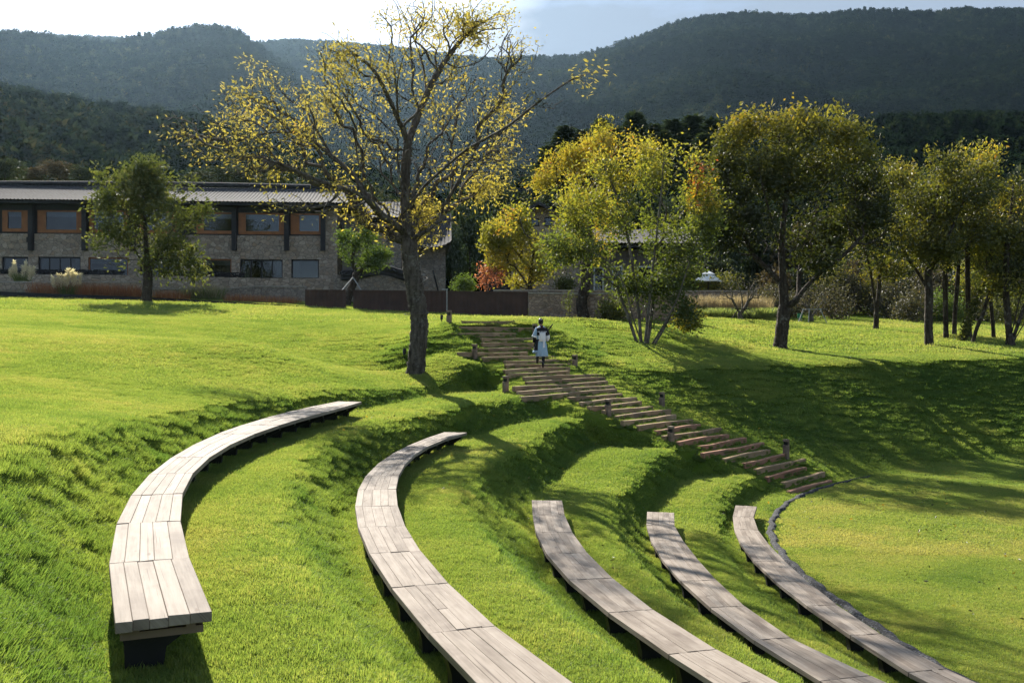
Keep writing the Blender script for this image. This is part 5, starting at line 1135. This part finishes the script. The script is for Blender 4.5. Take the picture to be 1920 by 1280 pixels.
fingers((-.29,.17,.86), (0,.35,-.94), (.2,.95,.2), 'hand'); fingers((.20,.24,1.04), (-.5,.8,.3), (.5,.2,.8), 'hand')
mb = MB(); mb.lathe([(.02,1.735),(.07,1.725),(.098,1.68),(.108,1.62),(.10,1.57),(.075,1.53),(.03,1.515)][::-1], (-.01,.045,0), 16, .95, 1.08); mb.lathe([(.01,1.60),(.05,1.605),(.06,1.645),(.045,1.69),(.01,1.70)], (.01,-.07,0), 12)
mb.build('hair', M['hair'], person, True)
for s_ in (-1, 1): MB().lathe([(.004,-.03),(.018,-.015),(.02,.01),(.004,.03)], (-.01+s_*.102,.06,1.595), 8, .5).build('ear', M['skin'], person, True)
mb = MB(); mb.lathe([(.004,-.022),(.014,-.01),(.006,.03)], (-.012,.165,1.59), 8); mb.build('nose', M['skin'], person, True)
for s_ in (-1, 1): MB().lathe([(.003,-.008),(.012,0),(.003,.008)], (-.012+s_*.036,.146,1.615), 8).build('eye', M['hair'], person, True)
MB().box((-.012,.150,1.552), (.045,.012,.012)).build('mouth', M['maroon'], person)
# robe: flared skirt and bodice, folds in the profile
def cloth(name, prof, n, mat_, fold=0., nf=9, th=True, a0=0., a1=2*math.pi, ph=0.):
    V = []; cl = abs(a1-a0-2*math.pi) < 1e-6; m = n if cl else n+1
    for (cx, cy, z, rx, ry, fo) in prof:
        for k in range(m):
            a = a0+(a1-a0)*k/n; q = 1+fo*math.sin(a*nf+ph)+fo*.5*math.sin(a*(nf+4)+1.3); V.append((cx+rx*q*math.cos(a), cy+ry*q*math.sin(a), z))
    Fc = [(i*m+k, i*m+(k+1) % m, (i+1)*m+(k+1) % m, (i+1)*m+k) for i in range(len(prof)-1) for k in range(n)]
    o = mesh_obj(name, V, Fc, mat_, person, True); s = o.modifiers.new('thick', 'SOLIDIFY'); s.thickness = .012; s.offset = 1.; return o
cloth('robe', [(.03,.00,.40,.235,.20,.07),(.03,.0,.44,.235,.20,.07),(.025,.0,.60,.215,.19,.05),(.01,.0,.80,.20,.175,.03),(0,.01,.98,.175,.15,.015),(0,.01,1.10,.185,.15,.01),(0,.02,1.25,.205,.155,0),(0,.02,1.36,.215,.14,0),(0,.025,1.42,.15,.105,0),(0,.03,1.46,.075,.075,0)], 40, M['robe'])
cloth('apron', [(-.14,.09,.52,.165,.17,.05),(-.14,.08,.60,.16,.17,.05),(-.12,.06,.80,.145,.16,.03),(-.08,.04,1.0,.13,.14,.02)], 28, M['robe_dark'])
cloth('apron_band', [(-.142,.092,.52,.172,.177,.05),(-.141,.088,.56,.171,.176,.05),(-.14,.082,.61,.169,.176,.05)], 28, M['robe'])
cloth('vest', [(0,.01,1.14,.208,.175,.0),(0,.015,1.25,.222,.174,0),(0,.02,1.355,.226,.155,0),(0,.025,1.41,.16,.118,0)], 36, M['robe_dark'], a0=math.radians(185), a1=math.radians(355))
cloth('collar', [(0,.025,1.385,.10,.150,.0),(0,.03,1.44,.085,.10,0),(0,.035,1.475,.075,.085,0)], 24, M['maroon'], a0=math.radians(190), a1=math.radians(350))
cloth('back_panel', [(.01,-.005,.92,.155,.180,.02),(.01,-.005,1.05,.165,.176,.01),(.01,0,1.18,.165,.196,0),(.01,.0,1.235,.165,.196,0)], 24, M['cloth_white'], a0=math.radians(205), a1=math.radians(335))
mb = MB(); [mb.lathe([(.002,-.014),(.022,-.012),(.024,0),(.022,.012),(.002,.014)], (.01+.20*math.cos(a),-.0+.207*math.sin(a),1.262), 10) for a in np.radians([212, 232, 252, 270, 288, 308, 328])]; mb.build('discs', M['cloth_white'], person, True)
cloth('belt', [(.0,.01,.965,.185,.165,0),(0,.01,1.0,.185,.165,0)], 30, M['robe_dark'])
for x in (.03, .06, .085): MB().bb(x-.012, x+.012, -.205, -.198, .70+.6*abs(x-.06), 1.03).build('ribbon', M['cloth_white'], person)
def sleeve(name, pts, rad, mat_):
    o = MB().tube(smooth_path(pts, 4), np.interp(np.linspace(0, 1, (len(pts)-1)*4+1), np.linspace(0, 1, len(rad)), rad), 14).build(name, mat_, person, True); return o
sleeve('sleeve', [(-.16,.02,1.385),(-.225,.01,1.26),(-.275,.02,1.12)], [.07,.085,.105], M['robe']); sleeve('sleeve_band', [(-.272,.02,1.135),(-.285,.03,1.075)], [.108,.113], M['cloth_white']); sleeve('under_sleeve', [(-.275,.02,1.10),(-.285,.08,.99),(-.29,.13,.91)], [.075,.06,.05], M['robe_dark'])
sleeve('sleeve', [(.16,.02,1.385),(.225,0,1.27),(.27,0,1.14)], [.07,.085,.10], M['robe_dark']); sleeve('sleeve_band', [(.265,-.01,1.15),(.285,.02,1.05),(.26,.08,.98)], [.09,.085,.07], M['cloth_white']); sleeve('under_sleeve', [(.27,.04,1.05),(.25,.12,1.02),(.225,.19,1.03)], [.06,.05,.042], M['robe_dark'])
for nm, p_, r_ in (('trouser_leg', [(.10,0,.80),(.09,-.02,.48),(.062,-.05,.16)], [.105,.075,.06]), ('trouser_leg', [(-.10,.05,.80),(-.11,.21,.58),(-.13,.145,.32)], [.105,.08,.062])): sleeve(nm, p_, r_, M['robe_dark'])
for p_ in ([(.062,-.05,.24),(.06,-.05,.08),(.06,.02,.035),(.06,.12,.028)], [(-.13,.145,.38),(-.13,.15,.25),(-.13,.2,.185),(-.13,.29,.165)]): sleeve('boot', p_, [.06,.055,.042,.03], M['boot'])
o = MB().tube([(-.02,.235,.96), (.24,.05,1.24), (.36,-.02,1.40)], [.012,.02,.016], 8).tube([(.36,-.02,1.40), (.47,-.09,1.53)], [.03,.022], 8).build('flute_case', M['robe_dark'], None, True)
o.location = Vector(foot); o.scale = (PS*.84, PS*.9, PS); o.rotation_euler = (0, 0, math.radians(12)); tag(o, 'slim dark stick carried slanting over the right shoulder of the person', 'stick')

# ------------------------------------------------------------------ mountains and forest
def fan(name, ridge, Yr, Y0, z0, label, noise_amp, seed, umin=-420, umax=2340, nu=300, nd=60, pw=1.1, back=.12, spur=1., drop=0.):
    us = np.linspace(umin, umax, nu); ru = np.array([r[0] for r in ridge]); rv = np.array([r[1] for r in ridge]); V = []
    q = np.concatenate([np.linspace(0, 1, nd), 1+np.linspace(.03, back, 6)])
    sk = np.array([.5*np.interp(us+d, ru, rv)+.25*np.interp(us+d+12, ru, rv)+.25*np.interp(us+d-12, ru, rv) for d in (0,)])[0]
    grid = np.zeros((len(q), nu, 3))
    for i, f in enumerate(q):
        Y = Y0+(Yr-Y0)*f; X = (us-960)/F*Y; zr = H+(HV-sk)/F*Yr-drop
        base = z0+(zr-z0)*(min(f, 1)**pw); n = (fbm(X/160., Y/160., 4, seed)-.5)*noise_amp*math.sin(min(f, 1)*math.pi)**.7
        sp = (1-np.abs(2*fbm(X/240.+Y/900., Y/700., 3, seed+3)-1))*noise_amp*.8*spur*math.sin(min(f, 1)*math.pi)
        z = base+n+sp-noise_amp*.5*spur*math.sin(min(f, 1)*math.pi)
        if f > 1: z = zr-(f-1)*(Yr-Y0)*.5
        # never above the skyline seen from the valley: limit the elevation angle
        lim = H+(HV-sk-1)/F*Y-drop*Y/Yr
        z = np.minimum(z, lim) if f < .97 else z
        grid[i] = np.stack([X, np.full(nu, Y), z], -1)
    n, m = grid.shape[:2]; i = np.arange(n-1)[:, None]; k = np.arange(m-1)[None, :]
    Fc = np.stack([i*m+k, i*m+k+1, (i+1)*m+k+1, (i+1)*m+k], -1).reshape(-1, 4)
    o = mesh_obj(name, grid.reshape(-1, 3), Fc, M['hill'], smooth=True); tag(o, label, 'mountain', kind='structure'); return grid
R1 = [(-420,40),(300,70),(470,77),(520,70),(600,72),(700,82),(860,101),(900,104),(960,101),(1080,100),(1120,90),(1180,68),(1260,38),(1320,24),(1400,17),(1500,24),(1600,14),(1650,12),(1760,16),(1800,10),(1920,13),(2100,30),(2340,60)]
R2 = [(-420,40),(-200,52),(0,58),(60,63),(130,71),(200,79),(240,73),(300,60),(350,50),(400,46),(430,50),(450,62),(468,77),(500,98),(540,128),(600,185),(680,245),(780,300),(900,350),(1100,420),(2340,560)]
R3 = [(-420,130),(-100,150),(0,175),(60,185),(120,198),(200,214),(300,222),(380,236),(450,262),(560,300),(700,345),(900,420),(1200,500),(2340,560)]
R4 = [(-420,560),(500,470),(800,390),(1000,322),(1100,290),(1200,272),(1340,262),(1460,268),(1560,262),(1640,246),(1700,238),(1920,232),(2100,225),(2340,220)]
G1 = fan('mountain_range', R1, 1500, 520, 20, 'broad dark forested mountain range across the background', 70, 1, drop=11)
G2 = fan('mountain_spur', R2, 950, 430, 12, 'hazy forested mountain spur with a rounded summit at left', 46, 5, umax=1200, drop=7)
G3 = fan('wooded_hill', R3, 400, 130, 7, 'nearer wooded hill behind the long stone house', 14, 9, umax=1300, drop=6)
G4 = fan('wooded_hill', R4, 480, 130, 7, 'nearer wooded hill behind the right hand trees', 16, 13, umin=400, drop=7)

t = NT('forest_leaves'); c = t.ramp(t.math('ADD', t.math('MULTIPLY', attr(t, 'tint', 'INSTANCER'), .75), t.math('MULTIPLY', attr(t, 'rnd'), .25)), [(0, (.006, .014, .006)), (.5, (.014, .026, .010)), (.85, (.036, .050, .016)), (1, (.085, .072, .022))])
d = t.set(t.n('BsdfDiffuse'), Color=c); tr = t.set(t.n('BsdfTranslucent'), Color=c); mx = t.n('MixShader'); mx.inputs[0].default_value = .25; t.l(d.outputs[0], mx.inputs[1]); t.l(tr.outputs[0], mx.inputs[2]); M['forest'] = t.done(mx.outputs[0])
def blob_tree(n, seed, conifer=False, leaf=.5, H_=1.):
    q = np.random.default_rng(seed)
    if conifer:
        f = q.random(n)**.8; z = .12+.88*f; lay = .5+.5*np.abs(np.sin(z*26)); r = (1-f)*.24*lay*q.uniform(.5, 1.05, n)+.01; a = q.random(n)*6.283; B = np.stack([r*np.cos(a), r*np.sin(a), z], -1); Dr = np.stack([np.cos(a), np.sin(a), -.25+0*a], -1)
    else:
        k = 9; cs = np.stack([q.normal(0, .16, k), q.normal(0, .16, k), .42+.40*q.random(k)], -1); rr = q.uniform(.14, .24, k); j = q.integers(0, k, n); d = q.normal(0, 1, (n, 3)); d /= np.linalg.norm(d, axis=1)[:, None]; B = cs[j]+d*rr[j][:, None]*q.uniform(.75, 1.1, n)[:, None]; Dr = d
    V, Fc = leaf_quads(B, Dr, leaf, leaf*.7, seed, .1); return V, Fc, q.random(n)
fp = [proto('forest_tree', *blob_tree(420, 1, False, .13), M['forest']), proto('forest_tree', *blob_tree(420, 2, False, .13), M['forest']), proto('forest_tree', *blob_tree(420, 3, False, .14), M['forest']), proto('forest_pine', *blob_tree(380, 4, True, .12), M['forest']), proto('forest_pine', *blob_tree(380, 5, True, .12), M['forest'])]
def plant(grid, n, h0, h1, con, name, label, seed, fmin=0., fmax=1.02, tintb=0., umax=2200, umin=-300):
    q = np.random.default_rng(seed); N, m = grid.shape[:2]; nn = n*3
    a = q.random(nn)*(N-8)*fmax; b = q.random(nn)*(m-2)
    Yv = grid[:, 0, 1]; i = np.clip(a.astype(int), 0, N-2); k = b.astype(int); fa = (a-i)[:, None]; fb = (b-k)[:, None]
    p = (grid[i, k]*(1-fa)+grid[i+1, k]*fa)*(1-fb)+(grid[i, k+1]*(1-fa)+grid[i+1, k+1]*fa)*fb
    u = 960+p[:, 0]/p[:, 1]*F; keep = (u > umin) & (u < umax) & (q.random(nn) < (p[:, 1]/p[:, 1].max())**1.)
    p = p[keep][:n]; s = q.uniform(h0, h1, len(p)); isc = (q.random(len(p)) < con+.5*(fbm(p[:, 0]/90, p[:, 1]/90, 2, seed)-.5))
    w = np.where(isc, 3+q.integers(0, 2, len(p)), q.integers(0, 3, len(p))); s = np.where(isc, s*1.25, s)
    sc = np.stack([s*q.uniform(.9, 1.3, len(p)), s*q.uniform(.9, 1.3, len(p)), s], -1)
    tn = np.clip(.35+tintb+1.1*(fbm(p[:, 0]/60, p[:, 1]/60, 3, seed+9)-.5)+q.normal(0, .24, len(p)), 0, 1)
    p = p-np.array([0, 0, .25])*s[:, None]*.3
    scatter(name, p, np.stack([q.normal(0, .05, len(p)), q.normal(0, .05, len(p)), q.random(len(p))*6.28], -1), sc, tn, w, fp, label, 'forest')
plant(G1, 60000, 6, 10.5, .15, 'mountain_forest', 'dense dark forest covering the broad mountain range', 1)
plant(G2, 19000, 6.5, 10.5, .2, 'spur_forest', 'dense hazy forest covering the mountain spur at left', 2, umax=1150)
plant(G3, 3800, 6.5, 10, .45, 'hill_forest', 'mixed pine and broadleaf wood on the hill behind the stone house', 3, umax=1200, tintb=.22)
plant(G4, 5200, 7, 11, .45, 'hill_forest', 'mixed pine and broadleaf wood on the hill behind the right hand trees', 4, umin=480, tintb=.1)

# individually visible trees between the houses and the hills
M['far_leaf'] = leafmat('dark_woodland_leaves', [(0, (.020, .032, .014)), (.6, (.042, .055, .022)), (1, (.085, .09, .035))], 1.1, .3, .5, .04)
M['far_leaf_dark'] = leafmat('dark_conifer_needles', [(0, (.024, .042, .020)), (1, (.070, .092, .040))], 1.1, .2, .6, .03)
M['far_leaf_br'] = leafmat('brown_woodland_leaves', [(0, (.04, .03, .02)), (.6, (.09, .07, .04)), (1, (.16, .11, .05))], 1.1, .3, .5, .04)
cache = {}
def wood_tree(u, vt, vb, Y, wpx, kind, lab, seed, grp):
    key = (kind, seed % 3); b = P(u, vb, Y); h = (vb-vt)/F*Y; w = wpx/F*Y
    root = empty('pine_tree' if kind == 'pine' else 'woodland_tree', b, lab, 'tree', rng.uniform(0, 6), grp)
    if key not in cache:
        V, Fc, r = blob_tree(2600, 50+seed, kind == 'pine', .062 if kind == 'pine' else .06); o = mesh_obj('crown', V, Fc, M[{'pine': 'far_leaf_dark', 'leaf': 'far_leaf', 'brown': 'far_leaf_br', 'dark': 'far_leaf_dark'}[kind]], None, rnd=r)
        tr = MB().tube([(0, 0, -.1), (.01, 0, .35), (0, .01, .8)], [.022, .016, .006], 6).build('trunk', M['bark_dark'], None, True); cache[key] = (o, tr); c1, c2 = o, tr
    else:
        c1, c2 = cache[key][0].copy(), cache[key][1].copy(); COL.objects.link(c1); COL.objects.link(c2)
    base_w = .5 if kind == 'pine' else .75
    for c in (c1, c2): c.parent = root; c.scale = (w/base_w, w/base_w, h)
PN = [(1060,225,330,120,50),(1092,232,340,118,46),(1128,214,340,124,52),(1160,228,350,122,48),(1190,200,350,118,54),(1225,222,345,126,50),(1262,214,345,124,56),(1300,206,345,128,58),(1335,212,350,124,54),(1030,262,360,115,46),(1245,235,360,112,44),(1110,245,360,112,44),(1320,240,370,116,50),(1370,240,390,120,56)]
words = ['first', 'second', 'third', 'fourth', 'fifth', 'sixth', 'seventh', 'eighth', 'ninth']
for i, (u, a, b, Y, w) in enumerate(PN):
    lab = f'{words[i]} dark pine from the left in the tall row behind the yellow green crowns' if i < 9 else ['shorter dark pine at the left end before the tall pine row','shorter dark pine before the middle of the tall pine row','shorter dark pine before the left part of the tall pine row','dark pine before the right end of the tall pine row','dark pine beside the left flank of the big olive crown'][i-9]
    wood_tree(u, a+14, b, Y, w*2.1, 'pine', lab, i, 'dark pines behind the yellow green trees')
WT = [(10,288,350,96,60,'leaf','round dark tree above the left end of the house roof'),(62,312,350,104,52,'brown','brownish tree behind the house roof, right of the round dark one'),(112,302,352,108,60,'brown','wide brown crowned tree behind the house roof'),(160,308,352,104,50,'leaf','small dark tree behind the house roof, left of the leafy tree'),
      (370,318,356,104,56,'leaf','dark rounded tree behind the roof, right of the leafy tree'),(415,306,356,110,60,'leaf','taller rounded tree behind the middle of the right roof half'),(462,312,358,106,60,'leaf','rounded tree behind the roof where the yellow low limb begins'),(520,322,360,104,66,'leaf','bushy tree behind the roof end under the walnut limbs'),
      (845,400,560,88,70,'dark','dark tree filling the gap right of the walnut trunk'),(880,370,560,94,90,'dark','tall dark tree between the walnut trunk and the gable house'),(925,350,555,98,90,'dark','tall dark tree rising behind the yellow leaved tree'),(800,395,540,92,60,'dark','dark tree behind the fork of the walnut'),(730,360,440,100,90,'leaf','dark tree behind the lower walnut limbs, left of the fork'),(640,335,400,104,80,'leaf','dark tree above the right end of the long roof'),(975,345,480,100,70,'leaf','dark tree above the gable of the stone house'),(1050,340,470,98,90,'leaf','dark tree right of the gable, behind the yellow crown'),
      (1120,350,500,96,90,'leaf','dark tree above the low tiled roof, left part'),(1200,345,500,98,90,'dark','dark tree above the low tiled roof, right part'),(1290,350,540,92,90,'leaf','dark tree behind the parasol and the multistem crown'),(1350,400,560,90,90,'dark','dark tree right behind the white parasol'),(1420,380,570,94,90,'leaf','dark tree behind the left of the big olive crown'),
      (1490,420,590,90,90,'brown','brownish tree behind the big dark trunk'),(1560,400,590,94,90,'leaf','dark tree behind the right of the big olive crown'),(1630,380,590,92,80,'brown','brown tree behind the two stemmed slim tree'),(1690,350,590,96,90,'leaf','dark tree between the big olive crown and the grove'),(1750,330,590,98,90,'dark','dark tree behind the forked grove tree'),(1810,340,590,94,80,'leaf','dark tree behind the ivy clad trunk'),(1870,320,595,96,80,'leaf','dark tree behind the slim trunk leaning left'),(1930,300,595,98,100,'leaf','dark tree at the right edge behind the leaning trunks'),(1590,440,600,82,70,'dark','low dark tree behind the tall olive shrub'),(1710,440,602,84,70,'dark','low dark tree behind the twiggy grey shrub'),(1850,440,604,84,80,'dark','low dark tree behind the dull shrub at right')]
WT += [(u, vt, vb, Y, w, 'leaf' if j % 3 else 'brown', lab) for j, (u, vt, vb, Y, w, lab) in enumerate([(1455,500,602,76,60,'low rounded wood edge bush directly behind the big dark trunk'),(1510,490,604,77,66,'low rounded wood edge bush behind the green sign'),(1555,500,604,76,60,'low brown wood edge bush right of the green sign'),(1612,480,606,77,70,'low rounded wood edge bush left of the two stemmed slim tree'),(1660,490,606,76,66,'low rounded wood edge bush right of the two stemmed slim tree'),(1700,480,606,78,64,'low brown wood edge bush left of the forked grove tree'),(1752,500,608,76,60,'low rounded wood edge bush behind the foot of the forked grove tree'),(1795,500,608,77,60,'low rounded wood edge bush behind the thin straight grove tree'),(1838,490,609,76,66,'low brown wood edge bush right of the ivy clad trunk'),(1885,500,610,77,70,'low rounded wood edge bush by the lone slim trunk'),(1400,500,590,80,60,'low rounded wood edge bush left of the big dark trunk'),(1345,470,560,82,66,'low brown wood edge tree above the white parasol')])]
for i, (u, a, b, Y, w, kd, lab) in enumerate(WT): wood_tree(u, a, b, Y, w, kd, lab, i, 'dark trees behind the houses and the lawn')

# ------------------------------------------------------------------ air, sky, sun, camera
def haze():
    mb = MB(); mb.bb(-1750, 1750, -160, 1850, -12, 560); o = mb.build('haze', None, None)
    m = D.materials.new('haze_air'); m.use_nodes = True; nt = m.node_tree; nt.nodes.clear(); out = nt.nodes.new('ShaderNodeOutputMaterial'); v = nt.nodes.new('ShaderNodeVolumePrincipled')
    v.inputs['Color'].default_value = (.50, .75, 1., 1); v.inputs['Density'].default_value = HAZE; v.inputs['Anisotropy'].default_value = .72; nt.links.new(v.outputs[0], out.inputs['Volume'])
    o.data.materials.clear(); o.data.materials.append(m); tag(o, 'thin bluish air between the valley and the mountains', 'haze', kind='stuff')
HAZE = .000030
if HAZE > 0: haze()
w = D.worlds.new('World'); scene.world = w; w.use_nodes = True; nt = w.node_tree; nt.nodes.clear()
N = lambda typ, **k: (lambda nd: ([setattr(nd, a, b) for a, b in k.items()], nd)[1])(nt.nodes.new('ShaderNode'+typ))
out = N('OutputWorld'); bg = N('Background'); sky = N('TexSky', sky_type='NISHITA'); sky.sun_disc = False; sky.sun_elevation = SUN_EL; sky.sun_rotation = SUN_AZ; sky.air_density = 1.; sky.dust_density = 1.5; sky.altitude = 1800
tc = N('TexCoord'); mp = N('Mapping'); mp.inputs['Scale'].default_value = (1.1, 1.1, 3.2); mp.inputs['Location'].default_value = (.35, .1, .55); nt.links.new(tc.outputs['Generated'], mp.inputs[0])
nz = N('TexNoise'); nz.inputs['Scale'].default_value = 2.1; nz.inputs['Detail'].default_value = 7; nz.inputs['Roughness'].default_value = .55; nt.links.new(mp.outputs[0], nz.inputs['Vector'])
rp = N('ValToRGB'); rp.color_ramp.elements[0].position = .36; rp.color_ramp.elements[1].position = .56; nt.links.new(nz.outputs['Fac'], rp.inputs[0])
nz2 = N('TexNoise'); nz2.inputs['Scale'].default_value = 3.3; nz2.inputs['Detail'].default_value = 5; nt.links.new(mp.outputs[0], nz2.inputs['Vector'])
vn = N('VectorMath', operation='NORMALIZE'); nt.links.new(tc.outputs['Generated'], vn.inputs[0])
dt = N('VectorMath', operation='DOT_PRODUCT'); nt.links.new(vn.outputs[0], dt.inputs[0]); dt.inputs[1].default_value = tuple(SUN)
ma = N('Math', operation='MULTIPLY_ADD'); nt.links.new(nz2.outputs['Fac'], ma.inputs[0]); ma.inputs[1].default_value = .34; nt.links.new(dt.outputs['Value'], ma.inputs[2])
rp2 = N('ValToRGB'); e = rp2.color_ramp.elements; mr = N('MapRange'); mr.inputs['From Min'].default_value = .8; mr.inputs['From Max'].default_value = 1.3; nt.links.new(ma.outputs[0], mr.inputs[0])
e[0].position = .50; e[0].color = (2.1, 2.6, 3.3, 1); e[1].position = .84; e[1].color = (9., 9.2, 9.4, 1); nt.links.new(mr.outputs[0], rp2.inputs[0])
mx = N('Mix', data_type='RGBA'); nt.links.new(rp.outputs[0], mx.inputs[0]); nt.links.new(sky.outputs[0], mx.inputs[6]); nt.links.new(rp2.outputs[0], mx.inputs[7])
nt.links.new(mx.outputs[2], bg.inputs[0]); bg.inputs[1].default_value = .085; nt.links.new(bg.outputs[0], out.inputs[0])
L = D.lights.new('sun', 'SUN'); L.energy = 5.; L.angle = math.radians(.53); L.color = (1., .94, .84); so = link(D.objects.new('sun', L)); so.rotation_euler = Vector(-SUN).to_track_quat('-Z', 'Y').to_euler(); so.location = (0, 0, 60)
cam = D.cameras.new('camera'); cam.sensor_width = 36; cam.lens = 36*F/1920; cam.shift_y = -(640-HV)/1920; cam.clip_end = 6000; cam.clip_start = .05
co = link(D.objects.new('camera', cam)); co.location = (0, 0, H); co.rotation_euler = (math.pi/2, 0, 0); scene.camera = co
vs = scene.view_settings; scene.display_settings.display_device = 'sRGB'; vs.view_transform = 'Standard'; vs.look = 'None'; vs.exposure = 1.22; vs.gamma = 1; vs.use_curve_mapping = False
scene.cycles.max_bounces = 8; scene.cycles.transparent_max_bounces = 8; scene.cycles.volume_bounces = 0; scene.cycles.denoising_prefilter = 'NONE'
